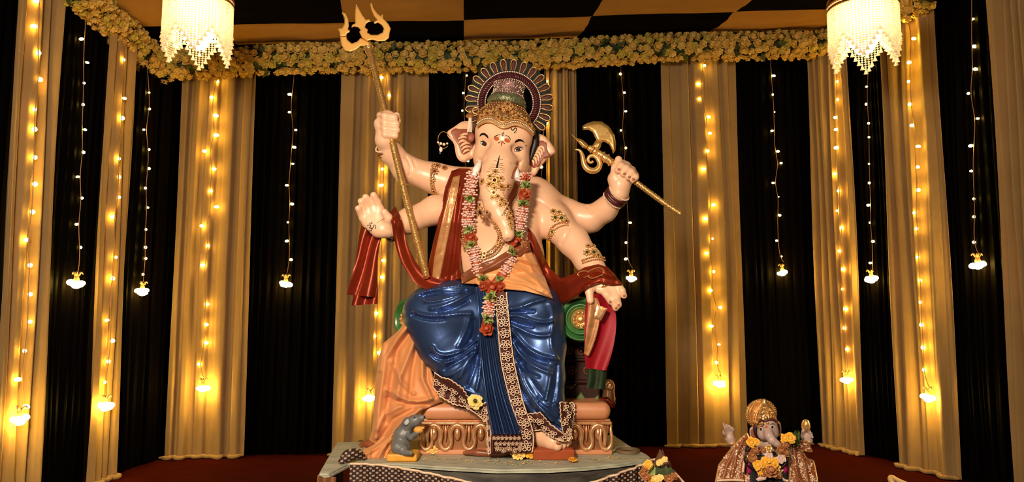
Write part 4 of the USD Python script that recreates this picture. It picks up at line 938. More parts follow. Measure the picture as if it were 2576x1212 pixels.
for a_, b_ in (((1390, 1115, FB - .02, 14.5), (1402, 1121, FB - .055, 12.5)), ((1404, 1114, FB - .005, 10.5), (1416, 1120, FB - .035, 9)), ((1412, 1112, FB + .01, 10), (1424, 1118, FB - .015, 8.2)), ((1418, 1110, FB + .03, 8.6), (1429, 1115, FB + .01, 7.4)), ((1420, 1107, FB + .05, 7.6), (1432, 1111, FB + .035, 6.6))):
    (p_, r_), (q_, s_) = at_foot(*a_), at_foot(*b_); FF.cone(p_, r_, q_, s_, .008)
obj('foot', FF.mesh(), 'skin', ST, True, 'bare foot resting on the red block')
c_, r_ = at_foot(1404, 1114, FB - .082, 5); obj('toenail', ball(c_ , R(5.5, FB), 1, (1, .6, .7)), 'brush_brown', ST, True, 'painted nail of the big toe')
for (px, py) in ((1571, 436), (1583, 444), (1593, 450), (1557, 425)):
    obj('fingernail', ball(on(px, py + 1, -.001), R(4.2, AY), 1, (1, .5, .8)), 'brush_brown', ST, True, 'brown painted nail on the axe hand')
for (px, py) in ((1536, 760), (1550, 776), (1556, 769), (1570, 745)):
    obj('fingernail', ball(on(px, py - 2, -.001), R(4, HY), 1, (.9, .45, 1)), 'brush_brown', ST, True)
# ------------------------------------------------------------------ the blue satin dhoti
KY = YF - .04                                             # knees at the front of the cushion
DF = Field([U(1005, 760, 3.4)[0] - .05, KY - .24, ZT + .02], [U(1445, 760, 4.1)[0], TT + .16, U(1250, 690, TT)[2]], .0048)
D_ = DF.chain
D_([(1258, 735, TT - .06, 112), (1262, 790, TT - .10, 108)], .05)
D_([(1215, 775, TT - .12, 72), (1140, 782, TT - .26, 70), (1085, 790, KY + .03, 63)], .06)
D_([(1085, 790, KY + .03, 66), (1120, 860, KY + .02, 66), (1160, 918, KY, 54), (1203, 972, KY - .02, 38), (1236, 1012, KY - .04, 24)], .06)
D_([(1305, 775, TT - .12, 70), (1335, 780, TT - .26, 68), (1348, 795, KY + .02, 62)], .06)
D_([(1348, 795, KY + .02, 64), (1362, 870, KY - .02, 57), (1366, 950, KY - .06, 50), (1376, 1020, KY - .09, 40), (1402, 1072, KY - .08, 20), (1420, 1094, KY - .06, 8)], .05)
D_([(1225, 800, TT - .24, 70), (1255, 900, KY + .06, 60), (1262, 1000, KY + .02, 42), (1270, 1060, KY, 30)], .07)
D_([(1300, 820, TT - .22, 60), (1310, 900, KY + .05, 45), (1330, 990, KY, 40)], .07)
def zt(x, y): return (1000 + x / 2.82, 700 + y / 2.82, KY)
for q, a_, w_ in [
    # left leg: folds that run from the lap out over the knee
    ([(130, 110), (260, 75), (420, 50), (540, 40)], .010, .010), ([(180, 130), (300, 105), (430, 100), (480, 92)], -.012, .010), ([(120, 235), (220, 265), (350, 262), (520, 250)], .014, .011), ([(110, 260), (230, 292), (330, 290)], -.012, .009),
    ([(240, 215), (340, 190), (430, 150), (520, 100)], .012, .012), ([(200, 165), (330, 150), (440, 110)], .010, .010), ([(300, 240), (400, 215), (500, 165)], -.013, .010),
    ([(250, 490), (300, 540), (380, 540), (480, 500), (570, 430)], .016, .011), ([(240, 530), (310, 575), (400, 565), (500, 510), (560, 460)], -.014, .010), ([(330, 600), (420, 570), (520, 510), (590, 440)], .015, .010), ([(340, 640), (430, 590), (540, 520)], -.012, .010),
    ([(510, 270), (470, 400), (430, 480)], .010, .014), ([(545, 300), (530, 420), (470, 500)], -.016, .014), ([(440, 700), (500, 600), (560, 500)], .013, .012), ([(500, 760), (545, 640), (570, 540)], -.014, .011), ([(560, 790), (585, 660), (590, 560)], .012, .010), ([(340, 690), (420, 660), (500, 560)], .010, .012),
    ([(600, 700), (620, 780), (650, 870)], .010, .010), ([(480, 790), (560, 830), (630, 900)], .008, .012),
    # right leg: folds gathered at the border and swept down to the ankle
    ([(790, 215), (880, 200), (960, 170), (1040, 150)], .014, .011), ([(790, 245), (890, 240), (970, 235)], -.013, .009), ([(800, 265), (890, 275), (960, 298), (1100, 300)], .014, .010), ([(800, 300), (880, 330), (960, 345)], -.013, .009), ([(810, 330), (880, 365), (970, 400), (1080, 400)], .013, .011),
    ([(815, 370), (870, 440), (930, 500), (1010, 545), (1130, 570)], .016, .011), ([(820, 420), (870, 500), (950, 560), (1060, 600)], -.014, .010), ([(830, 450), (870, 540), (950, 610), (1080, 670)], .012, .010), ([(850, 560), (900, 640), (1000, 700)], -.010, .010),
    ([(1080, 180), (1105, 300), (1090, 430), (1120, 540)], .010, .013), ([(1090, 640), (1075, 760), (1050, 860)], .012, .011), ([(1130, 620), (1120, 760), (1095, 900)], -.010, .010), ([(860, 620), (900, 760), (980, 880), (1100, 1010)], .012, .012), ([(880, 590), (950, 720), (1030, 840)], -.009, .014), ([(850, 700), (900, 830), (1000, 960), (1150, 1060)], -.010, .010),
    ([(1000, 850), (1060, 900), (1120, 890)], .010, .009), ([(1010, 880), (1080, 940), (1140, 1000)], -.009, .009)]:
    DF.fold([zt(*p) for p in q], a_ * 1.15, w_ * .85)
g = rng(81)
obj('dhoti', DF.mesh(), 'satin_blue', ST, True, 'blue satin dhoti draped in folds over both legs')
# centre fall of narrow pleats
def fall(rows, n, amp, lift, mat, name, nu=90, nv=46, th=.004, wob=0.0, label=None, f=None, fixed=None):
    """cloth strip: rows (left px, right px, y px); n pleats; lies 'lift' before the cloth f"""
    f = f or DF; rr = np.asarray(rows, float); Q = spline(np.stack([rr[:, 0], rr[:, 1], rr[:, 2]], 1), nv); u = np.linspace(0, 1, nu); G = np.zeros((nv, nu, 3))
    px = Q[:, :1] * (1 - u) + Q[:, 1:2] * u; py = np.repeat(Q[:, 2:3], nu, 1)
    if fixed is not None:
        y0 = np.minimum(np.interp(py, *fixed), f.hit(px, py, .012, miss=9.0)); k = np.ones(9) / 9
        for ax_ in (0, 1): y0 = np.apply_along_axis(lambda a: np.convolve(np.pad(a, 4, mode='edge'), k, 'valid'), ax_, y0)
    else:
        y0 = f.hit(px, py, lift); k = np.ones(5) / 5
        y0 = np.apply_along_axis(lambda a: np.convolve(np.pad(a, 2, mode='edge'), k, 'valid'), 0, y0); y0 = np.apply_along_axis(lambda a: np.convolve(np.pad(a, 2, mode='edge'), k, 'valid'), 1, y0)
    s = 2 * np.pi * (n * u[None] + wob * np.sin(np.linspace(0, 5, nv))[:, None])
    tri = np.arcsin(np.sin(s) * .96) / 1.35
    G[:] = U(px + tri * 1.2 * (n > 3), py, y0 - amp * (.5 + .5 * tri) * np.linspace(.6, 1.15, nv)[:, None])
    return obj(name, sheet(G[::-1], th), mat, ST, 60, label), G
FALLR = [(1197, 1222, 722), (1203, 1232, 790), (1206, 1245, 850), (1212, 1258, 920), (1222, 1278, 1000), (1232, 1300, 1060), (1238, 1312, 1092)]
FXY = ([700, 760, 860, 940, 1010, 1060, 1150], [TT - .22, TT - .255, KY - .045, KY - .075, KY - .10, KY - .115, KY - .10])
_, GF = fall(FALLR, 8, .022, .02, 'satin_blue', 'pleated_fall', 150, label='narrow knife pleats of blue satin hanging between the legs', fixed=FXY)
HEMR = [(1238, 1312, 1090), (1236, 1314, 1105), (1236, 1316, 1138)]
fall(HEMR, 7, .024, .02, 'maroon_border', 'fall_border', 120, 10, label='dark red embroidered hem of the pleated fall', fixed=([1085, 1140], [KY - .112, KY - .10]))
# embroidered borders
def flower_motif(c, n, r, seed=0):
    """gold-white thread flower: five looped petals round a ring, lying on plane n"""
    B = basis(n); ms = [torus(c, r * .20, r * .07, n, 10, 5)]; g = rng(seed); w0 = g.uniform(0, 6.3)
    for k in range(5):
        a = w0 + k * 2 * np.pi / 5; q = c + B[:, 0] * np.cos(a) * r * .62 + B[:, 1] * np.sin(a) * r * .62
        ms.append(torus(q, r * .30, r * .085, n + B[:, 0] * .15 * np.cos(a), 10, 5, .85))
    return cat_(ms)
def motifs(pts, r, yfn, parent=None, mat='thread', name='embroidered_flower', up=(0, -1, .1)):
    for k, (x, y) in enumerate(pts):
        Y = yfn(x, y); obj(name, flower_motif(U(x, y, Y), np.array(up, float), R(r, Y), k), mat, parent or ST, 60)
BY = ([735, 800, 880, 960, 1040, 1140], [TT - .27, TT - .25, KY - .055, KY - .075, KY - .11, KY - .10])
BR = [(1248, 1274, 735), (1250, 1279, 790), (1255, 1285, 850), (1261, 1293, 910), (1274, 1306, 970), (1291, 1322, 1030), (1305, 1338, 1075), (1308, 1342, 1110), (1306, 1338, 1138)]
bd, GB = fall(BR, 1, .006, .02, 'maroon_border', 'front_border', 24, 50, label='dark red border strip with gold thread flowers down the front', fixed=BY)
for e_ in (0, -1): obj('border_cord', tube(GB[:, e_], .0035, 6), 'thread', bd, 60)
def by(x, y):
    q = GB.reshape(-1, 3); gx, gy = project(q); return float(q[np.argmin((gx - x) ** 2 + (gy - y) ** 2), 1]) - .014
mid = spline(np.array([((a + b) / 2, y) for a, b, y in BR]), 100)
motifs([(mid[k][0], mid[k][1]) for k in np.linspace(5, 95, 14).astype(int)], 14.5, by)
g = rng(83); vs = []
for k in range(14): 
    for sx in (-1, 1):
        q = mid[min(8 + k * 6, 99)]; c = U(q[0] + sx * 13, q[1], by(q[0], q[1]) + .003); vs.append(torus(c, R(3, 3.6), .0018, (0, -1, 0), 8, 5))
obj('border_vine', cat_(vs), 'thread', bd, 60)
def hem_piece(poly, Y0, flowers, lab, r=12, folds=()):
    Y = lambda x, y: np.minimum(Y0(np.asarray(x, float), np.asarray(y, float)) + 0 * np.asarray(y, float), np.minimum(DF.hit(x, y, .012, miss=9.0), FF.hit(x, y, .014, miss=9.0)))
    h = obj('hem_border', plate(poly, Y, .008, .008, 8, 5, folds), 'maroon_border', ST, 50, lab)
    yf = lambda x, y: float(Y(np.array([x]), np.array([y]))[0]) - .012
    motifs(flowers, r, yf, ST)
    P = np.array(Polygon(poly).buffer(-1.5).exterior.segmentize(4).coords); zz_ = np.arange(len(P)); c_ = np.array(Polygon(poly).centroid.coords[0])
    d_ = (P - c_) / np.linalg.norm(P - c_, axis=1)[:, None]; P = P + d_ * (1.8 * np.sin(zz_ * 2.1))[:, None]
    obj('scalloped_cord', tube(U(P[:, 0], P[:, 1], np.array([yf(*p) for p in P]) + .004), .0032, 5), 'thread', h, 60)
lin = lambda pts, ys: (lambda x, y: np.interp(x, pts, ys))
hem_piece([(1093, 935), (1112, 948), (1132, 952), (1165, 975), (1183, 1005), (1200, 1020), (1225, 1010), (1236, 1030), (1235, 1060), (1222, 1062), (1196, 1040), (1170, 1024), (1140, 1018), (1110, 1000), (1088, 975)], lin([1088, 1150, 1236], [KY - .0, KY - .045, KY - .085]), [(1104, 960), (1122, 972), (1143, 982), (1112, 988), (1140, 1004), (1165, 1003), (1178, 1018), (1205, 1032), (1224, 1030), (1222, 1050)], 'dark red flowered hem of the left leg lying over the cushion', 12.5)
hem_piece([(1222, 1020), (1236, 1024), (1236, 1140), (1228, 1145), (1224, 1080)], lin([1222, 1236], [KY - .09, KY - .1]), [(1230, 1050), (1230, 1075), (1230, 1105), (1230, 1130)], 'dark red flowered hem edge beside the pleats', 7)
hem_piece([(1323, 1040), (1360, 1036), (1385, 1065), (1425, 1095), (1440, 1085), (1436, 1105), (1420, 1112), (1385, 1100), (1365, 1082), (1340, 1085), (1330, 1092), (1325, 1065)], lin([1323, 1440], [FB - .0, KY - .10]), [(1340, 1052), (1358, 1058), (1340, 1074), (1372, 1074), (1390, 1088), (1412, 1100), (1430, 1098)], 'dark red flowered hem over the bare foot', 12)
hem_piece([(1407, 1010), (1446, 1012), (1446, 1040), (1440, 1075), (1430, 1098), (1416, 1092), (1410, 1060)], lambda x, y: YF - .05 + 0 * x, [(1420, 1024), (1437, 1026), (1427, 1042), (1420, 1060), (1436, 1062), (1428, 1082)], 'dark red flowered hem hanging over the right of the cushion', 12)
for e_ in range(14):                                        # thread pattern on the pleated hem
    a_ = 1243 + e_ * 5.2
    motifs([(a_, 1102 + (e_ % 2) * 14)], 5.5, lambda x, y: KY - .135)
motifs([(1252 + 14 * k, 1128 + 4 * (k % 2)) for k in range(5)], 8, lambda x, y: KY - .132)
# ------------------------------------------------------------------ waist cloth
z3 = lambda x, y: (1080 + x / 2.424, 400 + y / 2.424)
WA_ = [(1160, 692), (1200, 685), (1240, 672), (1290, 648), (1320, 628), (1338, 634), (1352, 660), (1372, 700), (1392, 752), (1360, 742), (1320, 732), (1275, 728), (1235, 728), (1200, 715), (1162, 712)]
def belly(l): 
    def f(x, y):
        a = BF.hit(x, y, l); b = DF.hit(x, y, l, miss=9.0); return np.minimum(np.minimum(a, b), TT - .1)
    return f
WF = [([(1282, 660), (1330, 690), (1386, 740)], .010, 5), ([(1290, 655), (1340, 672), (1372, 705)], -.010, 4), ([(1270, 680), (1310, 700), (1380, 735)], .010, 5), ([(1255, 700), (1320, 714), (1388, 748)], .010, 5), ([(1250, 712), (1320, 722), (1385, 748)], -.008, 3.5), ([(1300, 648), (1330, 655), (1350, 665)], .008, 5), ([(1320, 640), (1345, 690), (1365, 730)], .006, 6), ([(1255, 690), (1300, 690)], -.006, 4)]
obj('waist_cloth', plate(WA_, belly(.022), .02, .012, 10, 3, [(a, h * 1.7, w * .8) for a, h, w in WF]), 'peach_silk', ST, 50, 'peach silk cloth folded fanwise round the waist')
BS = [(1160, 690), (1195, 668), (1245, 650), (1290, 622), (1315, 600), (1332, 604), (1336, 630), (1300, 652), (1250, 678), (1205, 694), (1164, 712)]
obj('waist_sash', plate(BS, belly(.034), .012, .010, 8, 4, [([(1165, 700), (1220, 680), (1290, 640), (1330, 612)], .010, 4), ([(1170, 690), (1240, 660), (1310, 612)], -.008, 3.5), ([(1180, 704), (1250, 684), (1300, 660)], -.006, 3)]), 'brown_silk', ST, 50, 'brown silk sash tied aslant over the belly')
g = rng(84); v = []
for k in range(9):
    q = np.array([1318, 608]) + [g.uniform(-14, 14), g.uniform(-6, 18)]; v.append(torus(on(q[0], q[1], .050), R(1.8, 3.8), .0010, (0, -1, .2), 10, 5))
obj('sash_embroidery', cat_(v), 'gold_dark', ST, 60)
# ------------------------------------------------------------------ jewellery: rosettes of gold wire and stones on the surface
def rosette(px, py, r, f=None, lift=.004, petals=7, seed=0, n=None, gem='gem_red', Y=None):
    c = on(px, py, lift, f) if Y is None else U(px, py, Y); nn = (f or BF).normal(c) if n is None else np.asarray(n, float)
    nn = nn * .8 + np.array([0, -.35, .05]); rr = R(r, c[1]); B = basis(nn)
    gold = [torus(c, rr * .40, rr * .13, nn, 16, 6)]; gems = [ball(c + B[:, 2] * rr * .08, rr * .30, 1, (1, 1, .7), B)]
    for k in range(petals):
        a = 2 * np.pi * k / petals; q = c + (B[:, 0] * np.cos(a) + B[:, 1] * np.sin(a)) * rr * .76
        gold.append(torus(q, rr * .19, rr * .075, nn, 9, 5)); gold.append(ball(q, rr * .09, 0))
    return gold, gems
def jewel_part(name, items, mat='gold', gem='gem_red', parent=None, label=None, f=None, lift=.004, petals=7):
    G_, J_ = [], []
    for it in items:
        a, b = rosette(*it[:3], f=f, lift=lift, petals=petals) if len(it) == 3 else rosette(*it[:3], Y=it[3], n=(0, -1, .05), petals=petals); G_ += a; J_ += b
    p = obj(name, cat_(G_), mat, parent or ST, 60, label, kind='stuff'); obj('stones', cat_(J_), gem, p, True, kind='stuff'); return p
def beads_on(pts, r, gap, f=None, lift=.004, Y=None, n=None, sub=1):
    P = spline(np.asarray(pts, float), 200); s = np.concatenate([[0], np.cumsum(np.linalg.norm(np.diff(P, axis=0), axis=1))]); m = max(int(s[-1] / gap), 2)
    q = np.stack([np.interp(np.linspace(0, s[-1], m), s, P[:, k]) for k in (0, 1)], 1)
    y = (f or BF).hit(q[:, 0], q[:, 1], lift) if Y is None else (Y(q[:, 0], q[:, 1]) if callable(Y) else np.full(m, Y)); c = U(q[:, 0], q[:, 1], y)
    return [ball(a, R(r, a[1]), sub) for a in c]
z2 = z1
TRO = [(522, 920, 8), (510, 1050, 12), (440, 990, 7), (605, 1020, 7.5), (425, 1110, 7), (615, 1150, 8.5), (505, 1165, 7), (490, 1100, 4.5), (560, 1085, 4.5), (318, 1068, 7.5), (712, 1140, 7.5)]
jewel_part('trunk_ornament', [(*z1(x, y), r) for x, y, r in [(a, b, c * 1.22) for a, b, c in TRO]] + [(1242, 484, 8), (1252, 494, 8), (1238, 496, 6), (1262, 502, 8), (1258, 514, 7), (1272, 513, 8), (1276, 526, 10), (1284, 536, 9), (1281, 549, 9), (1284, 562, 8), (1286, 573, 6), (1270, 536, 6), (1289, 549, 6)], label='gold filigree ornament running down the trunk')
obj('trunk_filigree', cat_(sum([beads_on(q, 1.5, 4, lift=.003) for q in ([(1214, 457), (1228, 462), (1246, 470), (1262, 472), (1276, 468)], [(1230, 440), (1244, 446), (1262, 447)], [(1225, 452), (1240, 478), (1256, 500), (1270, 520), (1278, 552), (1284, 575)], [(1262, 470), (1272, 500), (1288, 530), (1290, 560)], [(1222, 470), (1236, 488), (1250, 506)])], [])), 'gold', ST, True, kind='stuff')
# crown: stack of turned tiers on a tilted axis
CB, CT = U(1266, 318, HD + .05), U(1283, 205, HD + .06); ax = (CT - CB) / np.linalg.norm(CT - CB); CM = basis(ax, (0, 1, 0)); k_ = HD / F_PX
CS = np.array([[1, 0, 0], [0, 1, 0], [0, 0, 1.0]])
L_ = lambda prof, n=44: lathe([(r * k_, h * k_) for r, h in prof], n, CB, CM)
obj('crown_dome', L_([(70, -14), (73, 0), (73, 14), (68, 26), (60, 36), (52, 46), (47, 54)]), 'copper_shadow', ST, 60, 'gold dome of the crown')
ms = []
for h, r in ((30, 66), (38, 60), (47, 53)):
    for k in range(46):
        a = 2 * np.pi * k / 46; ms.append(ball(CB + CM @ (np.array([r * np.cos(a), r * np.sin(a), h]) * k_), 2.0 * k_, 0))
obj('crown_beads', cat_(ms), 'gold', ST, True, kind='stuff')
obj('crown_ring', L_([(44, 52), (49, 56), (51, 64), (49, 72), (42, 78)]), 'sequin_green', ST, 60, 'green sequinned tier of the crown')
obj('crown_drum', L_([(40, 76), (42, 80), (39, 84), (38, 106), (41, 110), (39, 114), (8, 118)]), 'sequin_pink', ST, 60, 'pink sequinned drum at the top of the crown')
ms = []
g = rng(85)
for h, r, n in ((81, 42.5, 40), (111, 41, 40)):
    for k in range(n): a = 2 * np.pi * k / n; ms.append(ball(CB + CM @ (np.array([r * np.cos(a), r * np.sin(a), h]) * k_), 1.7 * k_, 0))
for k in range(150):
    a = g.uniform(0, 6.3); h = g.uniform(86, 107); ms.append(ball(CB + CM @ (np.array([39.5 * np.cos(a), 39.5 * np.sin(a), h]) * k_), g.uniform(1.0, 1.9) * k_, 0))
obj('drum_sequins', cat_(ms), 'pearl', ST, True, 'pale sequins round the drum', kind='stuff')
ms = []
for k in range(170):
    a = g.uniform(0, 6.3); h = g.uniform(55, 75); r = np.interp(h, [52, 64, 76], [48, 51.5, 45]); ms.append(ball(CB + CM @ (np.array([r * np.cos(a), r * np.sin(a), h]) * k_), g.uniform(1.2, 2.2) * k_, 0))
obj('ring_sequins', cat_(ms), 'sequin_green', ST, True, kind='stuff')
# crown band and crest that follow the brow
BANDU = [(1199, 306), (1207, 288), (1225, 277), (1245, 270), (1258, 262), (1268, 254), (1278, 252), (1290, 262), (1304, 272), (1320, 284), (1334, 300), (1346, 322), (1351, 336)]
BANDL = [(1341, 341), (1328, 328), (1308, 317), (1290, 315), (1276, 320), (1264, 321), (1252, 316), (1238, 308), (1222, 307), (1208, 313), (1200, 320)]
HF = lambda l: (lambda x, y: np.minimum(BF.hit(x, y, l), HD + .02 - .0 * x) - .0 * x)
CY = lambda x, y: HD - .128 + .000016 * (x - 1272) ** 2 * 1.0 + np.clip(300 - y, 0, 80) * .0006
CYb = lambda x, y: np.minimum(CY(x, y), BF.hit(x, y, .012, miss=9.0))
cb = obj('crown_band', plate(BANDU + BANDL, CYb, .02, .006, 8, 3), 'gold_dark', ST, 50, 'gold brow band and crest of the crown')
lower = BANDL[::-1]; shift = lambda L, d: [(x, y - d) for x, y in L]
obj('band_edge', cat_([tube(U(*(lambda P: (P[:, 0], P[:, 1], CYb(P[:, 0], P[:, 1]) - .008))(spline(shift(lower, d), 60))), R(r, 3.8), 7) for d, r in ((0, 2.2), (5, 1.6), (15, 1.6))]), 'gold', cb, 60)
obj('band_pearls', cat_(beads_on(shift(lower, 9), 2.0, 4.2, Y=lambda x, y: CYb(x, y) - .012) + beads_on(shift(lower, 2.6), 1.1, 2.6, Y=lambda x, y: CYb(x, y) - .012, sub=0)), 'pearl', cb, True, kind='stuff')
CJ = [(1225, 284, 10), (1242, 283, 11), (1258, 274, 11), (1277, 282, 14), (1277, 262, 9), (1292, 275, 9), (1305, 292, 9.5), (1291, 296, 7), (1253, 294, 7), (1320, 302, 8), (1333, 317, 7), (1212, 294, 7), (1268, 270, 6), (1286, 268, 6), (1272, 296, 7)]
jewel_part('crest_jewels', [(x, y, r, float(CYb(np.array([x]), np.array([y]))[0]) - .014) for x, y, r in [(a, b, c * 1.12) for a, b, c in CJ]], label='stone-set rosettes on the crest')
# side clip with tassel, hair behind the brow, ring at the far ear
obj('side_clip', cat_([torus(U(1197, 278, HD - .08), R(8, HD), R(2.6, HD), (0, -1, .1), 18, 7), torus(U(1206, 284, HD - .085), R(5, HD), R(2, HD), (0, -1, 0), 14, 6), ball(U(1183, 282, HD - .085), R(6, HD), 1), lathe([(R(4, HD), R(7, HD)), (R(10, HD), R(2, HD)), (R(11, HD), -R(2, HD)), (R(6, HD), -R(6, HD))], 14, U(1182, 291, HD - .09))]), 'gold_dark', ST, 60, 'gold clip at the side of the crown')
ms = []
for k in range(9): 
    a = k * .7; o = np.array([R(3.6, HD) * np.cos(a), R(3.0, HD) * np.sin(a), 0]); ms.append(tube([U(1183, 294, HD - .09) + o * .6, U(1182, 315, HD - .095) + o, U(1181, 333, HD - .095) + o * 1.5], R(1.5, HD), 6, 6))
obj('tassel', cat_(ms), 'pearl', ST, 60, 'white tassel hanging before the ear')
obj('tassel_tuft', ball(U(1184, 345, HD - .075), R(10, HD), 2, (1, .5, 1.3)), 'ear_inner', ST, True)
for h_ in ([tube(U(np.array([1335, 1345, 1344, 1336, 1331]), np.array([322, 340, 368, 395, 412]), HD - .02), [R(8, HD), R(12, HD), R(12, HD), R(7, HD), R(3, HD)], 10, 16), tube(U(np.array([1204, 1199, 1196]), np.array([310, 330, 355]), HD - .03), [R(6, HD), R(9, HD), R(4, HD)], 10, 10)]): obj('hair', h_, 'ink', ST, 60, 'black painted hair behind the cheek')
RG = U(1112, 360, HD - .05)
a = np.linspace(np.pi * .15, np.pi * 1.75, 30)
P = U(1116 + 15 * np.cos(a) * .95, 352 - 21 * np.sin(a), HD - .055)
obj('ear_ring', tube(P, R(1.0, HD), 6), 'gold', ST, 60, 'thin gold ring hooked on the left ear')
dr = [ball(U(x, y, HD - .055), R(r, HD), 1) for x, y, r in ((1109, 361, 4), (1117, 363, 4), (1102, 358, 3), (1125, 361, 3))] + [ball(U(1109, 376, HD - .055), R(4.5, HD), 1, (1, .7, 1.6)), ball(U(1107, 385, HD - .055), R(1.8, HD), 0)]
obj('ring_drops', cat_(dr), 'pearl', ST, True, 'pearl drops on the thin ear ring')
# halo
HC, HYY = (1281, 259), HD + .17
hp = lambda r, a: (HC[0] + r * np.cos(a), HC[1] - r * np.sin(a))
def ring2(r0_, r1_, n=120, wav=0, k=0): 
    a = np.linspace(0, 2 * np.pi, n, endpoint=False); o = np.stack(hp(r1_ + wav * np.abs(np.sin(k * a)), a), 1); i = np.stack(hp(r0_, a), 1); return Polygon(o, [i])
hd = obj('halo_disc', plate(ring2(64, 106, 320, 5, 13), HYY, .02, .004, 4, 5), 'velvet_black', ST, 40, 'black velvet halo with scalloped rim')
obj('halo_rim', plate(ring2(59, 79, 120), HYY - .004, .02, .01, 8, 4), 'rope_maroon', ST, 50, 'maroon twisted inner ring of the halo')
ms = []
for k in range(70):
    a = k * 2 * np.pi / 70; A0, A1 = hp(62.5, a), hp(75.5, a + .13); ms.append(tube([U(*A0, HYY - .010), U(*hp(69, a + .065), HYY - .020), U(*A1, HYY - .010)], R(2.6, HYY), 6, 6))
obj('halo_rope', cat_(ms), 'rope_maroon', ST, 60, kind='stuff')
for r_, n_, s_ in ((60.5, 84, 1.9), (79, 112, 2.0)):
    obj('halo_beads', cat_([ball(U(*hp(r_, 2 * np.pi * k / n_), HYY - .016), R(s_, HYY), 1) for k in range(n_)]), 'pearl', ST, True, 'string of pearl beads round the halo', kind='stuff')
for k in range(24):
    a = math.radians(7.5 + 15 * k + 1)
    if 215 < math.degrees(a) % 360 < 300: continue
    u_, v_ = np.array([np.cos(a), -np.sin(a)]), np.array([np.sin(a), np.cos(a)]); C0 = np.array(HC)
    P = [C0 + u_ * 82 + v_ * 5.0, C0 + u_ * 100 + v_ * 7.0, C0 + u_ * 108 + v_ * 4.5, C0 + u_ * 110.5, C0 + u_ * 108 - v_ * 4.5, C0 + u_ * 100 - v_ * 7.0, C0 + u_ * 82 - v_ * 5.0]
    P = np.array(P); Q = U(P[:, 0], P[:, 1], HYY - .012)
    pt = obj('halo_petal', tube(Q, R(2.0, HYY), 7, 40), 'gold_dark', ST, 60)
    I = [C0 + u_ * 83 + v_ * 2.5, C0 + u_ * 103 + v_ * 4, C0 + u_ * 106, C0 + u_ * 103 - v_ * 4, C0 + u_ * 83 - v_ * 2.5]
    obj('petal_fill', plate(I, HYY - .006, .006, .003, 3, 3), 'maroon_border', pt, 50)
ms = []
for k in range(24):
    a = math.radians(15 * k + 1)
    for q in range(5): ms.append(ball(U(*hp(84 + q * 5.5, a), HYY - .008), R(2.2, HYY), 0))
obj('halo_sequins', cat_(ms), 'gem_green', ST, True, kind='stuff')
# necklaces and chest jewel
nl = [[z3(*p) for p in q] for q in ([(200, 440), (215, 510), (250, 560), (330, 590), (400, 555), (435, 490), (410, 410), (370, 375)], [(212, 440), (226, 500), (262, 545), (330, 570), (388, 540), (418, 485), (398, 420)], [(188, 455), (205, 525), (240, 575), (330, 606), (412, 570), (448, 500)])]
nk = obj('necklace', cat_(sum([beads_on(q, r, gp, lift=.012) for q, r, gp in zip(nl, (3.4, 2.2, 2.2), (6.2, 4.4, 4.4))], [])), 'gold_dark', ST, True, 'broad beaded gold necklace lying on the chest', kind='stuff')
jewel_part('necklace_jewels', [(*z3(x, y), 6.5) for x, y in ((215, 545), (335, 575), (380, 565), (415, 520), (238, 560), (330, 598))], lift=.02)
jewel_part('brooch', [(*z3(312, 325), 17), (*z3(308, 278), 7), (*z3(352, 325), 7), (*z3(335, 368), 7)], 'gold_dark', 'gem_dark', label='round gold brooch with a dark stone', lift=.03)
obj('bead_strand', cat_(beads_on([(1262, 540), (1282, 505), (1300, 480), (1312, 455)], 2.6, 5, lift=.004) + beads_on([(1272, 540), (1290, 510), (1306, 485), (1316, 462)], 2.6, 5, lift=.004)), 'pearl', ST, True, 'strands of small pale beads at the neck', kind='stuff')
# armlets, bracelets and rings
def band(pts, r, name, mat, label=None, lift=.004):
    return obj(name, cat_([line_on(q, r, lift) for q in pts]), mat, ST, 60, label)
obj('armlet', cat_(beads_on([(1090, 412), (1084, 440), (1086, 470), (1090, 486)], 3.4, 6, lift=.005) + beads_on([(1096, 412), (1091, 440), (1092, 470), (1096, 487)], 2.2, 4.2, lift=.005)), 'gold_dark', ST, True, 'gold armlet on the arm that raises the trident', kind='stuff')
jewel_part('armlet_jewels', [(1093, 430, 11), (1101, 416, 8), (1118, 421, 8), (1090, 451, 7)], 'gold_dark', lift=.008)
obj('armlet', cat_(beads_on([(1380, 598), (1386, 575), (1404, 562), (1426, 560)], 3.2, 5.6, lift=.005) + beads_on([(1384, 602), (1392, 582), (1408, 570), (1428, 566)], 2.4, 4.2, lift=.005)), 'gold_dark', ST, True, 'gold armlet on the resting arm', kind='stuff')
jewel_part('armlet_jewels', [(1397, 547, 12), (1413, 548, 13), (1392, 531, 9), (1389, 583, 10), (1425, 556, 8), (1406, 533, 7)], 'gold', 'gem_green', lift=.008)
obj('armlet', cat_(beads_on([(1465, 655), (1484, 648), (1504, 645), (1520, 648)], 3.0, 5, lift=.005) + beads_on([(1466, 661), (1486, 655), (1506, 652), (1522, 655)], 2.6, 4.6, lift=.005)), 'gold_dark', ST, True, 'gold forearm band above the red shawl', kind='stuff')
jewel_part('armlet_jewels', [(1477, 634, 11), (1494, 634, 12), (1480, 618, 8), (1505, 641, 8), (1493, 617, 7)], 'gold', 'gem_green', lift=.008)
def bangle(c, n, r, t, k=26, sq=.8): return torus(c, r, t, n, k, 8, sq)
w_ = U(975, 372, TT - .07); dn = U(985, 390, TT - .06) - U(968, 350, TT - .12)
obj('bangle', cat_([bangle(w_, dn, R(29.5, 3.9), R(4, 3.9), 30, .95), bangle(w_ + dn * .22, dn, R(30, 3.9), R(2.6, 3.9), 30, .95)]), 'brown_silk', ST, 60, 'brown and gold bangles on the trident wrist')
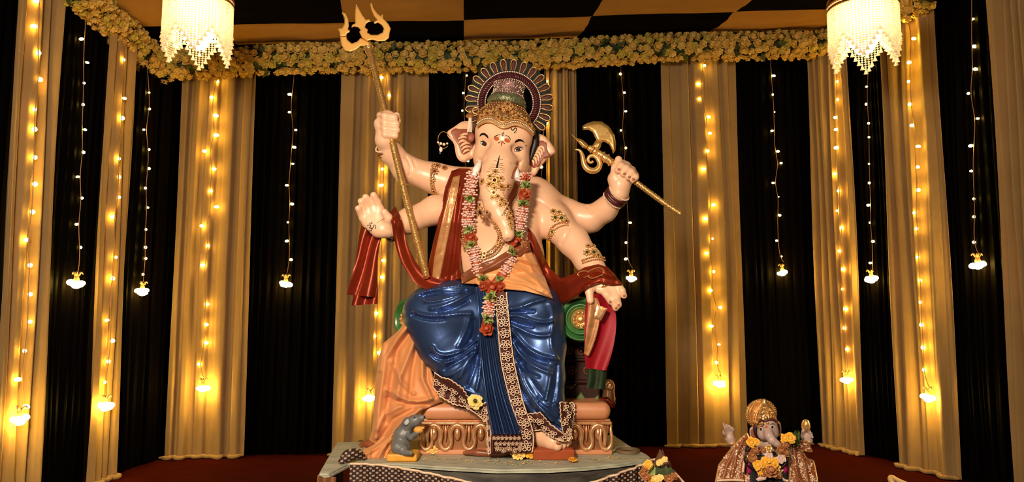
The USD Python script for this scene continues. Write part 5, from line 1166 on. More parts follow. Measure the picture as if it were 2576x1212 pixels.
obj('bangle_beads', cat_([ball(w_ - dn * .12 + basis(dn) @ np.array([R(29.5, 3.9) * np.cos(a), R(29.5, 3.9) * np.sin(a), 0]), R(2.4, 3.9), 1) for a in np.linspace(0, 2 * np.pi, 40, endpoint=False)]), 'thread', ST, True, kind='stuff')
w_ = U(978, 583, TT - .22); dn = U(1030, 555, TT - .14) - U(978, 574, TT - .22)
obj('bangle', bangle(w_ + [0, 0, .008], dn, R(27, 3.75), R(4, 3.75), 30, 1.0), 'ink', ST, 60, 'black beaded bangle under the open palm')
w_ = U(1551, 492, TT - .095); dn = U(1522, 528, TT - .02) - U(1556, 486, TT - .10)
obj('bangle', cat_([bangle(w_ + dn * o, dn, R(27.5, 3.85), R(t_, 3.85), 30, 1.0) for o, t_ in ((-.05, 4.2), (.13, 4.2))]), 'rope_maroon', ST, 60, 'two maroon bangles on the axe wrist')
obj('bangle_beads', cat_([ball(w_ + dn * o + basis(dn) @ np.array([R(28.5, 3.85) * np.cos(a), R(28.5, 3.85) * np.sin(a), 0]), R(2.2, 3.85), 1) for o in (-.2, .26) for a in np.linspace(0, 2 * np.pi, 40, endpoint=False)]), 'thread', ST, True, kind='stuff')
obj('finger_ring', cat_([torus(U(1522, 722, HY - .028), R(11, HY), R(2.4, HY), U(1530, 740, HY - .04) - U(1516, 712, HY - .02), 18, 7), ball(on(1521, 718, .004), R(4.5, HY), 1)]), 'gold_dark', ST, 60, 'gold ring on the resting hand')
# ------------------------------------------------------------------ red shawl over the shoulder, lap and wrists
SH = thing('red_shawl', 'dark red satin shawl with gold border over the shoulder, lap and wrists of the statue', 'shawl', U(1130, 600, TT - .15))
def front(l): return lambda x, y: np.minimum(np.minimum(BF.hit(x, y, l, miss=9.0), DF.hit(x, y, l, miss=9.0)), TT - .12)
SA = [(1136, 430), (1155, 423), (1180, 424), (1200, 434), (1196, 470), (1182, 510), (1168, 560), (1162, 620), (1160, 670), (1168, 702), (1130, 712), (1074, 716), (1078, 660), (1092, 600), (1108, 530), (1120, 470)]
def sa_y(x, y): return np.interp(y, [420, 470, 560, 640, 720], [TT - .075, TT - .115, TT - .135, TT - .20, TT - .29]) + np.clip(1130 - x, 0, 60) * .0004
sa = obj('shoulder_drape', plate(SA, sa_y, .03, .015, 8, 5, [([(1190, 440), (1172, 500), (1158, 570), (1150, 700)], .010, 5), ([(1180, 430), (1160, 500), (1146, 590), (1135, 705)], -.010, 5), ([(1150, 500), (1140, 600), (1120, 700)], .010, 6), ([(1165, 660), (1140, 690), (1090, 705)], .010, 5)]), 'satin_red', SH, 50)
ZB = [(1140, 445), (1158, 440), (1152, 490), (1140, 540), (1128, 600), (1116, 660), (1108, 700), (1086, 706), (1092, 650), (1104, 590), (1118, 530), (1130, 480)]
zb = obj('gold_border', plate(ZB, lambda x, y: sa_y(x, y) - .022, .012, .005, 5, 4), 'zari', sa, 50, 'brown-gold woven border of the shawl')
for q in ([(1156, 442), (1149, 490), (1137, 540), (1125, 600), (1113, 660), (1105, 700)], [(1143, 446), (1133, 480), (1121, 530), (1107, 590), (1095, 650), (1089, 704)]):
    P = spline(np.array(q, float), 40); obj('border_line', tube(U(P[:, 0], P[:, 1], sa_y(P[:, 0], P[:, 1]) - .028), .003, 6), 'gold', zb, 60)
for (ya, yb_) in ((455, 505), (512, 570), (578, 640), (648, 695)):
    xm = lambda y: np.interp(y, [445, 490, 540, 600, 660, 700], [1148, 1140, 1128, 1117, 1104, 1097])
    q = [(xm(ya) - 4, ya), (xm(ya) + 5, ya), (xm(yb_) + 5, yb_), (xm(yb_) - 5, yb_)]; obj('border_panel', plate(q, lambda x, y: sa_y(x, y) - .027, .004, .002, 3, 4), 'zari', zb, 40)
def ribbon(rows, name, mat, parent, waves=2, amp=.012, th=.005, nv=50, nu=26, label=None):
    """cloth band: rows (left px, left py, right px, right py, Y left, Y right)"""
    Q = spline(np.asarray(rows, float), nv); u = np.linspace(0, 1, nu); G = np.zeros((nv, nu, 3))
    for i, q in enumerate(Q): G[i] = U(q[0] + (q[2] - q[0]) * u, q[1] + (q[3] - q[1]) * u, q[4] + (q[5] - q[4]) * u - amp * np.sin(2 * np.pi * waves * u + .05 * i) - .6 * amp * np.sin(np.pi * u))
    m = sheet(G, th); return obj(name, m, mat, parent, 60, label), G
T2 = TT
ribbon([(968, 548, 995, 520, T2 - .20, T2 - .12), (980, 552, 1002, 533, T2 - .272, T2 - .25), (988, 575, 1014, 568, T2 - .282, T2 - .265), (997, 620, 1024, 612, T2 - .26, T2 - .25), (1008, 655, 1036, 640, T2 - .27, T2 - .26), (1030, 692, 1052, 668, T2 - .29, T2 - .28), (1058, 722, 1078, 690, T2 - .31, T2 - .29), (1090, 728, 1100, 700, T2 - .32, T2 - .30), (1130, 722, 1130, 700, T2 - .30, T2 - .28)], 'wrist_loop', 'satin_red', SH, .8, .014, label='band of the shawl looped from the lap over the left wrist')
ribbon([(912, 560, 975, 575, T2 - .185, T2 - .18), (905, 590, 960, 598, T2 - .19, T2 - .18), (898, 640, 950, 645, T2 - .19, T2 - .18), (886, 690, 949, 695, T2 - .195, T2 - .18), (874, 735, 948, 742, T2 - .20, T2 - .18), (873, 741, 948, 748, T2 - .20, T2 - .18)], 'hanging_end', 'satin_red', SH, 1.2, .022, label='end of the shawl hanging below the open palm')
ribbon([(900, 715, 950, 715, T2 - .165, T2 - .16), (890, 745, 950, 745, T2 - .165, T2 - .16), (885, 768, 949, 764, T2 - .17, T2 - .16)], 'hanging_end', 'satin_red', SH, 1.3, .018, nv=16, label='lower layer of the hanging end')
RS = [(1330, 572), (1345, 592), (1362, 630), (1382, 672), (1410, 700), (1440, 690), (1470, 672), (1505, 664), (1530, 672), (1548, 692), (1566, 716), (1540, 718), (1510, 712), (1482, 722), (1455, 742), (1430, 758), (1398, 768), (1384, 735), (1368, 690), (1345, 640), (1328, 605)]
def rs_y(x, y): return np.minimum(np.interp(x, [1325, 1380, 1430, 1480, 1520, 1570], [TT - .10, TT - .16, TT - .30, TT - .385, TT - .43, TT - .40]) + 0 * y, BF.hit(x, y, .012, miss=9.0))
rs = obj('wrist_drape', plate(RS, rs_y, .012, .012, 8, 5, [([(1400, 740), (1440, 705), (1500, 680), (1545, 695)], .012, 5), ([(1400, 755), (1450, 722), (1500, 697), (1550, 708)], -.010, 5), ([(1420, 758), (1460, 730), (1500, 708)], .010, 4), ([(1340, 600), (1365, 660), (1390, 740)], .010, 6)]), 'satin_red', SH, 50, 'shawl wrapped round the resting wrist')
z4 = lambda x, y: (1300 + x / 1.9545, 280 + y / 1.9545)
for q in ([(300, 800), (330, 785), (360, 795), (330, 815)], [(345, 800), (370, 778), (420, 775), (430, 790), (400, 812), (360, 818)]):
    P = smooth_poly([z4(*p) for p in q], 40); P = np.vstack([P, P[:1]]); obj('gold_print', tube(U(P[:, 0], P[:, 1], rs_y(P[:, 0], P[:, 1]) - .016), R(1.6, 3.6), 6), 'gold', rs, 60)
ribbon([(1478, 735, 1522, 742, T2 - .37, T2 - .395), (1472, 790, 1548, 785, T2 - .37, T2 - .36), (1470, 850, 1547, 850, T2 - .36, T2 - .35), (1472, 905, 1534, 905, T2 - .35, T2 - .345), (1476, 928, 1524, 932, T2 - .35, T2 - .345)], 'hanging_fall', 'satin_crimson', SH, .9, .02, label='crimson fall of the shawl below the resting hand')
ribbon([(1480, 745, 1500, 750, T2 - .40, T2 - .41), (1478, 800, 1510, 775, T2 - .40, T2 - .405), (1472, 860, 1498, 850, T2 - .39, T2 - .39), (1470, 890, 1480, 895, T2 - .38, T2 - .38)], 'fall_border', 'zari', SH, 1, .006, label='gold-brown border along the crimson fall')
obj('border_panel', plate([(1502, 765), (1528, 776), (1512, 806), (1494, 798)], T2 - .418, .004, .003, 3, 4), 'copper_gilt', SH, 40)
ribbon([(1476, 926, 1525, 930, T2 - .352, T2 - .347), (1478, 955, 1524, 955, T2 - .35, T2 - .345), (1474, 975, 1522, 980, T2 - .35, T2 - .345)], 'fall_hem', 'green_hem', SH, 1.5, .008, nv=14, label='dark green hem band of the fall')
# ------------------------------------------------------------------ peach cloth over the left bolster and seat
PC = thing('peach_cloth', 'crumpled peach cloth draped from the left bolster down to the slab', 'cloth', U(1000, 1000, YF))
PP = [(1022, 808), (1040, 815), (1056, 870), (1075, 905), (1092, 950), (1100, 985), (1112, 1010), (1085, 1022), (1056, 1035), (1040, 1060), (1015, 1085), (1000, 1110), (985, 1138), (965, 1152), (915, 1156), (902, 1142), (925, 1120), (936, 1080), (940, 1030), (945, 960), (952, 900), (965, 862), (995, 838)]
def pc_y(x, y): return np.interp(y, [800, 900, 1000, 1040, 1100, 1160], [YF - .03, YF - .015, YF - .035, YF - .05, YF - .03, YF - .035]) + np.clip(1010 - x, 0, 90) * .0007
PFO = [([(1030, 815), (1000, 850), (970, 900), (955, 1000), (945, 1100)], .026, 8), ([(1035, 830), (1000, 880), (985, 960), (970, 1060)], -.024, 7), ([(1045, 850), (1025, 900), (1005, 950), (1000, 1000)], .024, 8), ([(1050, 870), (1038, 930), (1030, 1000)], -.02, 6), ([(1062, 890), (1062, 950), (1085, 1000)], .022, 7), ([(1075, 920), (1075, 960), (1095, 1000)], -.018, 5),
       ([(985, 910), (1010, 960), (1040, 990)], .018, 6), ([(975, 980), (1010, 1000), (1050, 1010), (1100, 1000)], .024, 7), ([(975, 1000), (1020, 1018), (1080, 1018)], -.018, 5), ([(1060, 1028), (1010, 1060), (970, 1110), (930, 1145)], .028, 8), ([(1040, 1030), (990, 1055), (955, 1110)], -.022, 6), ([(1010, 1020), (970, 1040), (950, 1080)], .020, 7), ([(985, 1110), (960, 1135)], .02, 6), ([(965, 870), (955, 930)], .018, 6)]
obj('drape', plate(PP, pc_y, .012, .016, 9, 3, [(a, h * 1.25, w * 1.0) for a, h, w in PFO]), 'peach_cloth', PC, 50)
def lump(pts, rad, mat='peach_cloth', name='bunched_edge'): obj(name, tube(np.array(pts), rad, 10, 24), mat, PC, 60)
BQ = [(985, 1085), (1000, 1092), (992, 1120), (976, 1140), (972, 1158), (955, 1161), (942, 1154), (925, 1158), (908, 1150), (903, 1138), (920, 1128), (940, 1118), (960, 1098)]
obj('bunched_edge', plate(BQ, lambda x, y: YF - .055 - np.clip(y - 1120, 0, 40) * .0008, .02, .016, 8, 3, [([(990, 1090), (960, 1118), (915, 1145)], .022, 5), ([(985, 1105), (962, 1130), (948, 1155)], .024, 5), ([(972, 1095), (940, 1125)], -.016, 4), ([(978, 1120), (965, 1155)], -.02, 4), ([(930, 1135), (928, 1156)], .018, 4)]), 'peach_cloth', PC, 50)
lump([U(906, 1122, YF + .03), U(925, 1116, YF + .02), U(946, 1120, YF + .0), U(960, 1112, YF)], [.012, .02, .016, .008], 'brown_silk', 'rolled_corner')
# ------------------------------------------------------------------ trident and axe
TRD = thing('trident', 'golden trident with patterned staff held upright in the raised left fist', 'trident', U(1072, 690, TT - .20))
TYt, TYb = FY - .012, TT - .315
def shaft(px): return None
S_ = [(926, 118, FY + .10), (948, 200, FY + .045), (976, 312, FY - .008), (1010, 455, FY - .055), (1045, 590, FY - .12), (1073, 697, FY - .20)]
P = spline(np.array([U(*q) for q in S_]), 90)
obj('staff', tube(P, .0165, 14), 'gold_rod', TRD, 60, 'gold staff wrapped in patterned foil')
ms = []
P = spline(P, 190)
for k in range(0, 189):
    c = P[k]; t_ = P[min(k + 1, 189)] - P[max(k - 1, 0)]; ms.append(torus(c, .0168, .0018, t_ + np.array([.3, 0, .1]) * np.linalg.norm(t_) * (1 if k % 2 else -1), 12, 5))
obj('foil_winding', cat_(ms), 'gold_leaf', TRD, 60)
zr = lambda x, y: (640 + x / 2.9953, y / 2.9953)
HT = FY + .115
obj('collar', cat_([tube([U(926, 118, HT - .01), U(930, 132, HT - .015)], [.026, .022], 12), torus(U(927, 122, HT - .012), .024, .006, (.15, 0, 1), 18, 7), torus(U(931, 136, HT - .016), .020, .005, (.15, 0, 1), 18, 7)]), 'gold_rod', TRD, 60)
def blade(poly, name, Y=HT, b=.004, **kw): return obj(name, plate(Polygon([zr(*q) for q in poly]).buffer(.9).buffer(-1.7).buffer(.8), Y, .014, b, 2.2, 1.6, **kw), 'gold_sheet', TRD, 40)
MID = [(765, 25), (790, 70), (815, 115), (840, 148), (862, 142), (880, 162), (858, 168), (842, 180), (832, 205), (855, 222), (850, 245), (880, 262), (930, 262), (965, 245), (975, 215), (960, 190), (930, 170), (905, 182), (898, 165), (925, 150), (900, 120), (880, 70), (872, 30), (885, 20), (895, 60), (930, 105), (960, 125), (955, 108), (972, 112), (968, 135), (1010, 180), (1028, 215), (1018, 250), (1015, 285), (985, 310), (930, 312), (885, 300), (850, 310), (810, 285), (790, 240), (800, 225), (780, 205), (750, 200), (732, 210), (735, 188), (760, 175), (758, 110)]
blade(MID, 'prongs')
blade([(655, 92), (685, 100), (705, 140), (712, 190), (705, 222), (722, 230), (715, 245), (700, 250), (690, 272), (645, 275), (640, 240), (628, 215), (660, 212), (678, 180), (680, 135)], 'side_prong', HT - .004)
blade([(645, 275), (690, 272), (700, 300), (735, 328), (775, 312), (800, 285), (850, 310), (880, 335), (840, 350), (800, 345), (770, 372), (725, 392), (680, 380), (655, 340)], 'curved_arm', HT + .01)
blade([(830, 350), (845, 335), (885, 335), (900, 352), (885, 375), (885, 410), (850, 412), (845, 385), (820, 375)], 'socket', HT - .012)
AX = thing('battle_axe', 'golden crescent-bladed axe held aslant in the raised right fist', 'axe', U(1575, 440, AY))
A0, A1 = U(1470, 368, AY + .03), U(1712, 538, AY - .045)
hd0, hg = U(1502, 390, AY + .0), None
ah = spline(np.array([U(1452, 352, AY - .015), U(1540, 412, AY - .028), U(1605, 462, AY - .030), U(1712, 538, AY - .04)]), 60)
obj('handle', tube(ah[8:], .0135, 12), 'gold_rod', AX, 60, 'patterned gold handle')
ms = [torus(ah[k], .0142, .0024, ah[k + 1] - ah[k - 1] + np.array([0, .001, .004]) * (1 if k % 2 else -1), 12, 5) for k in range(24, 59)]
obj('foil_winding', cat_(ms), 'gold_leaf', AX, 60)
za = lambda x, y: (1300 + x / 1.9545, 280 + y / 1.9545)
ab = lambda poly, name, Y=AY - .02, b=.012, br=9, **k: obj(name, plate([za(*q) for q in poly], Y, .014, b, br, 3, **k), 'gold_leaf', AX, 40)
ab([(325, 92), (322, 72), (345, 58), (380, 48), (420, 50), (455, 75), (480, 115), (488, 155), (486, 190), (474, 208), (468, 190), (455, 165), (435, 152), (415, 152), (395, 148), (384, 128), (375, 105), (355, 92)], 'crescent_blade')
ab([(390, 140), (420, 150), (412, 175), (400, 192), (385, 185), (368, 172), (378, 158)], 'blade_neck', AY - .03)
ab([(265, 110), (290, 128), (325, 140), (345, 158), (358, 172), (350, 188), (322, 178), (300, 150)], 'spear_tip', AY - .03, .02, 8)
sp = [za(*q) for q in [(288, 188), (312, 195), (325, 230), (335, 268), (360, 290), (392, 288), (408, 262), (400, 235), (378, 218), (358, 222), (350, 240), (362, 252), (374, 244)]]
obj('scroll_hook', tube(U(*(lambda Q: (Q[:, 0], Q[:, 1], AY - .025))(spline(np.array(sp), 50))), [.004, .012, .016, .017, .014, .010, .007], 10), 'gold', AX, 60, 'curled gold hook under the blade')
K = [ball(U(*za(x, y), AY - .03), R(r, AY), 2, (1, .8, 1)) for x, y, r in ((362, 182, 8), (385, 196, 8), (405, 208, 9))]
K += [torus(U(*za(x, y), AY - .03), R(r, AY), R(2.6, AY), (.6, 0, -.42), 18, 7) for x, y, r in ((420, 218, 10), (440, 232, 11), (462, 250, 9), (478, 262, 7), (372, 188, 8))] + [tube([U(*za(410, 212), AY - .03), U(*za(450, 240), AY - .03), U(*za(480, 264), AY - .03)], [R(9, AY), R(11, AY), R(6, AY)], 12, 8)]
obj('head_socket', cat_(K), 'gold', AX, 60)
# ------------------------------------------------------------------ flower garland round the neck
GA = thing('flower_garland', 'long garland of white buds, green ruffles and rust-red roses round the neck of the statue', 'garland', U(1240, 700, TT - .30))
def gl_y(x, y):
    a = np.minimum(np.minimum(BF.hit(x, y, .012, miss=9.0), DF.hit(x, y, .014, miss=9.0)), np.where((x < 1200) & (y < 715), sa_y(x, y) - .01, 9.0)); a = np.minimum(a, np.interp(y, [440, 560, 640, 700, 760, 850], [TT - .02, TT - .13, TT - .20, TT - .24, TT - .29, TT - .30])); return a
def strand_pts(pts): 
    P = spline(np.array(pts, float), 160); y = gl_y(P[:, 0], P[:, 1]); k = np.ones(21) / 21; y = np.convolve(np.pad(y, 10, mode='edge'), k, 'valid'); return P, y
LS, LY = strand_pts([(1192, 432), (1184, 470), (1180, 520), (1178, 560), (1184, 600), (1196, 650), (1210, 695), (1236, 722)])
RSx, RY = strand_pts([(1322, 436), (1321, 470), (1316, 520), (1308, 560), (1298, 610), (1282, 655), (1262, 695), (1238, 722)])
CSx, CY_ = strand_pts([(1238, 722), (1234, 750), (1230, 780), (1224, 826)])
def at_y(S, Y, y):
    i = int(np.argmin(np.abs(S[:, 1] - y))); return S[i], Y[i], i
def buds(S, Y, y0, y1, w, seed):
    g = rng(seed); y = y0; ms = []; row = 0
    while y < y1:
        c, d, i = at_y(S, Y, y); t_ = S[min(i + 2, 159)] - S[max(i - 2, 0)]; t_ /= np.linalg.norm(t_); n_ = np.array([-t_[1], t_[0]]); nb = 5 + row % 2
        for k in range(nb):
            o = (k - (nb - 1) / 2) / 2.9 * w; q = c + n_ * o + g.normal(0, .8, 2); Yq = d - .035 * np.sqrt(max(1 - (o / (w * 1.05)) ** 2, 0)) + g.normal(0, .003)
            ms.append(ball(U(*q, Yq), R(g.uniform(2.5, 3.7), Yq), 1, (1.2, 1, .85)))
        y += 5.6 * abs(t_[1]) + .6; row += 1
    return ms
RED = []; 
for S, Y, segs in ((LS, LY, [(434, 492), (508, 585), (622, 692)]), (RSx, RY, [(436, 462), (524, 582), (640, 690)]), (CSx, CY_, [(758, 796)])):
    core = tube(U(S[:, 0], S[:, 1], Y - .010)[::4], .026, 9); obj('cord_core', core, 'rose_rust', GA, 60)
    for k, (a, b) in enumerate(segs): obj('bud_rows', cat_(buds(S, Y, a, b, 17, 900 + k)), 'bud_white', GA, True, 'rows of small white-pink buds', kind='stuff')
def ruff(S, Y, y, r, seed):
    c, d, i = at_y(S, Y, y); g = rng(seed); C = U(*c, d - .030); ms = []
    for k in range(34):
        a = g.uniform(0, 6.3); e = g.uniform(-.2, 1.3); v = np.array([np.cos(a) * np.cos(e), -np.sin(e) - .1, np.sin(a) * np.cos(e) * .7]); ms.append(leaf(C, v, g.normal(0, 1, 3), R(r, d) * g.uniform(.7, 1.1), R(r * .26, d)))
    obj('green_ruffle', cat_(ms), 'leaf_green', GA, False)
def redrose(S, Y, y, r, seed):
    c, d, i = at_y(S, Y, y); C = U(*c, d - .034); g = rng(seed); B = basis(np.array([g.uniform(-.2, .2), -1, .2])); m0 = ROSES[seed % 5]; k = R(r, d) * .95
    obj('rust_rose', T(np.array(m0.vertices) * k @ B.T + C - B[:, 2] * k * .3, m0.faces), 'rose_rust', GA, 60)
for k, (S, Y, y, r) in enumerate([(LS, LY, 500, 17), (LS, LY, 576, 17), (LS, LY, 617, 17), (LS, LY, 702, 17), (RSx, RY, 464, 17), (RSx, RY, 510, 18), (RSx, RY, 588, 17), (RSx, RY, 634, 18), (RSx, RY, 702, 17), (CSx, CY_, 748, 20), (CSx, CY_, 800, 19)]): ruff(S, Y, y, r, 920 + k)
for k, (S, Y, y, r) in enumerate([(LS, LY, 598, 19), (LS, LY, 526, 13), (RSx, RY, 448, 15), (RSx, RY, 488, 20), (RSx, RY, 609, 20), (CSx, CY_, 723, 26), (CSx, CY_, 826, 21)]): redrose(S, Y, y, r, 940 + k)
c, d, i = at_y(CSx, CY_, 723)
for k, dx in ((7, -20), (8, 18)):
    m0 = ROSES[k % 5]; B = basis((dx * .02, -1, .1)); obj('rust_rose', T(np.array(m0.vertices) * R(18, d) @ B.T + U(c[0] + dx, c[1] - 2, d - .022), m0.faces), 'rose_rust', GA, 60)
# yellow flower and stray leaves on the dhoti
c = U(1196, 1010, min(KY - .09, DF.hit(np.array([1196.]), np.array([1010.]), .02)[0])); t = thing('marigold', 'yellow marigold caught on the flowered hem above the cushion slab', 'flower', c); obj('petals', T(np.array((lambda m: m.vertices)(ruffle(np.zeros(3), .036, 8, 790, .8))) @ basis((-.1, -1, .3)).T + c, ruffle(np.zeros(3), .036, 8, 790, .8).faces), 'petal_yellow', t, 50)
obj('heart', ball(c + [0, -.03, .008], .010, 1), 'leaf_dark', t, True)
# ------------------------------------------------------------------ mouse figure with its sweet
MZ = tz(1010, 1158); MY = MZ[1] + .03
MS = thing('mouse_figurine', 'grey painted mouse figurine sitting upright beside the seat of the statue', 'figurine', U(1012, 1142, MY))
yb0 = tz(1010, 1162)[1]; a, b = U(971, 1160, yb0), U(1049, 1140, yb0)
obj('base', cat_([rbox((a[0], yb0, ZT), (b[0], yb0 + .13, U(1010, 1142, yb0)[2]), .010, 3)]), 'yellow_paint', MS, 50, 'yellow painted base of the mouse')
zb_ = U(1010, 1142, yb0)[2]
MF = Field([U(960, 1100, MY)[0], MY - .16, zb_ - .02], [U(1085, 1100, MY)[0], MY + .16, U(1000, 1030, MY)[2]], .003)
M_ = MF.chain
M_([(1008, 1122, MY, 24), (1014, 1092, MY, 20), (1024, 1074, MY, 14)], .02)
M_([(1028, 1066, MY - .01, 17.5), (1044, 1058, MY - .03, 14), (1060, 1051, MY - .045, 7), (1066, 1049, MY - .05, 4)], .015)
M_([(1004, 1126, MY - .035, 19), (1013, 1132, MY - .05, 14)], .012); M_([(1020, 1138, MY - .07, 8), (1034, 1139, MY - .09, 6)], .008)
M_([(1022, 1092, MY - .02, 9), (1034, 1100, MY - .05, 7), (1049, 1088, MY - .065, 6)], .008); M_([(1028, 1090, MY + .02, 8), (1042, 1096, MY + .0, 6), (1054, 1084, MY - .03, 5)], .008)
M_([(990, 1134, MY + .05, 6), (975, 1138, MY + .09, 4), (985, 1139, MY + .13, 3)], .006)
obj('body', MF.mesh(), 'mouse_grey', MS, True)
er = obj('ear', plate([(1018, 1056), (1024, 1051), (1030, 1052), (1031, 1060), (1027, 1070), (1020, 1072), (1014, 1066)], MY - .042, .014, .008, 5, 2, smooth=True, n=40), 'mouse_grey', MS, 60)
obj('ear_hollow', plate([(1020, 1058), (1026, 1054), (1029, 1058), (1026, 1067), (1020, 1069), (1017, 1064)], MY - .053, .004, .001, 3, 1.5, smooth=True, n=30), 'mouse_pale', er, 60, 'pale inside of the ear')
obj('ear', plate([(1028, 1050), (1036, 1043), (1042, 1046), (1040, 1054), (1032, 1057)], MY + .03, .014, .006, 5, 2, smooth=True, n=40), 'mouse_grey', MS, 60)
obj('eye', ball(U(1043, 1050, MF.hit(np.array([1043.]), np.array([1050.]))[0] + .002), R(2.6, MY), 1), 'ink', MS, True); obj('nose', ball(U(1067, 1049, MY - .055), R(2.6, MY), 1), 'ink', MS, True)
SW = thing('sweet_ball', 'round orange sweet held in the paws of the grey mouse', 'sweet', U(1052, 1082, MY - .06))
obj('ball', ball(U(1053, 1081, MY - .058), R(10.5, MY), 2, (1.15, 1, .85)), 'sweet', SW, True); obj('tip', ball(U(1062, 1076, MY - .066), R(5, MY), 1, (1.2, 1, .8)), 'sweet', SW, True)

# ------------------------------------------------------------------ the low bench in front, right, with the small idol and the offering pot
BZ, IY = .46, 3.35
bx0, bx1 = U(1590, 1200, IY)[0], U(2090, 1200, IY)[0]
t = thing('side_bench', 'low dark bench below the picture edge carrying the small idol', 'bench', ((bx0 + bx1) / 2, IY, 0))
obj('bench_top', rbox((bx0, IY - .32, BZ - .04), (bx1, IY + .16, BZ), .008), 'wood_dark', t, 30)
for lx in (bx0 + .05, bx1 - .05):
    for ly in (IY - .27, IY + .11): obj('leg', rbox((lx - .025, ly - .025, 0), (lx + .025, ly + .025, BZ - .035), .004), 'wood_dark', t, 30)
w1 = lambda x, y: (1740 + x / 4.293, 960 + y / 4.293)
ID = thing('small_idol', 'small elephant-headed idol in an orange gold-brocade cape at the lower right', 'statue', U(1928, 1260, IY) * [1, 1, 0] + [0, 0, BZ])
IF = Field([U(1810, 1150, IY)[0], IY - .22, BZ], [U(2060, 1150, IY)[0], IY + .12, U(1930, 1030, IY)[2]], .0028)
I_ = IF.chain
I_([(1930, 1150, IY, 34), (1930, 1230, IY, 46), (1930, 1300, IY, 60)], .03); I_([(1930, 1110, IY, 18), (1930, 1140, IY, 30)], .02)
IF.ell(U(1930, 1076, IY - .03), (R(24, IY), .052, R(30, IY)), .012); 
for c_ in ((1917, 1092), (1946, 1090)): IF.ell(U(*c_, IY - .045), (R(10, IY), .022, R(13, IY)), .02)
I_([(1931, 1082, IY - .072, 11), (1935, 1096, IY - .090, 11), (1943, 1108, IY - .10, 10), (1954, 1116, IY - .105, 8), (1964, 1120, IY - .105, 6)], .008)
# raised hands
for side, (pts, fing) in enumerate([([(1840, 1112, IY, 9), (1836, 1102, IY, 11), (1834, 1090, IY, 10)], [[(1828, 1088), (1824, 1076), (1820, 1066)], [(1832, 1085), (1830, 1072), (1828, 1068)], [(1838, 1085), (1838, 1076), (1835, 1071)], [(1842, 1088), (1844, 1080), (1842, 1076)], [(1826, 1096), (1821, 1090), (1820, 1084)]]),
                                    ([(2032, 1108, IY, 11), (2028, 1098, IY, 11), (2026, 1088, IY, 10)], [[(2024, 1084), (2028, 1080), (2032, 1082)], [(2030, 1086), (2036, 1084), (2038, 1088)], [(2034, 1092), (2040, 1090), (2042, 1094)], [(2036, 1098), (2042, 1097), (2044, 1100)], [(2022, 1092), (2020, 1084), (2023, 1078)]])]):
    I_(pts, .008)
    for f_ in fing: I_([(f_[0][0], f_[0][1], IY - .01, 4), (f_[1][0], f_[1][1], IY - .022, 3.5), (f_[2][0], f_[2][1], IY - .026, 2.8)], .003)
I_([(1840, 1112, IY, 9), (1868, 1150, IY, 14), (1905, 1160, IY, 18)], .012); I_([(2032, 1108, IY, 10), (2005, 1150, IY, 14), (1960, 1160, IY, 18)], .012)
obj('body', IF.mesh(), 'skin_pale', ID, True, 'pale pink body, head and trunk of the small idol')
idec = lambda poly, mat, name, lift=.001: obj(name, plate(poly, lambda x, y: IF.hit(x, y, lift), .002, 0, 3, 1.0), mat, ID, 50)
for q, e in (([(715, 490), (735, 478), (755, 480), (775, 495)], (745, 512)), ([(845, 470), (865, 455), (885, 455), (900, 468)], (872, 488))):
    idec(stroke([w1(*p) for p in q], [.8, 1.8, 1.8, .8]), 'ink', 'eyebrow'); c_ = w1(*e)
    idec([(c_[0] - 5.5, c_[1] + .6), (c_[0] - 1, c_[1] - 3.2), (c_[0] + 5.5, c_[1]), (c_[0] + 1, c_[1] + 3.2)], 'white_paint', 'eye'); idec(np.array(Point(*c_).buffer(3.0).exterior.coords)[:-1], 'ink', 'iris', .002)
idec([w1(*q) for q in [(792, 480), (806, 470), (822, 482), (815, 500), (798, 500)]], 'tilak_orange', 'forehead_mark')
for poly in ([(640, 490), (625, 560), (640, 610), (690, 625), (715, 600), (700, 540), (680, 490)], [(905, 425), (940, 425), (965, 470), (968, 540), (945, 590), (915, 585), (910, 500)]):
    e_ = obj('ear', plate([w1(*q) for q in poly], IY - .02, .012, .007, 4, 2, smooth=True, n=40), 'skin_pale', ID, 60)
    c_ = np.mean([w1(*q) for q in poly], 0); obj('ear_hollow', plate([tuple(c_ + (np.array(w1(*q)) - c_) * .72) for q in poly], IY - .028, .004, .001, 3, 2, smooth=True, n=30), 'ear_inner', e_, 60)
for l in ([(1905, 1062), (1900, 1075), (1902, 1092), (1908, 1104)], [(1951, 1060), (1956, 1074), (1955, 1090), (1951, 1100)]): obj('hair', tube(U(*np.array(l, float).T, IY - .028), [R(4, IY), R(5.5, IY), R(5, IY), R(3, IY)], 8, 16), 'ink', ID, 60)
obj('inner_robe', plate([w1(*q) for q in [(610, 800), (1045, 780), (1030, 1200), (640, 1200)]], IY - .098, .01, .004, 5, 4), 'velvet_black', ID, 50, 'dark robe showing between the cape halves')
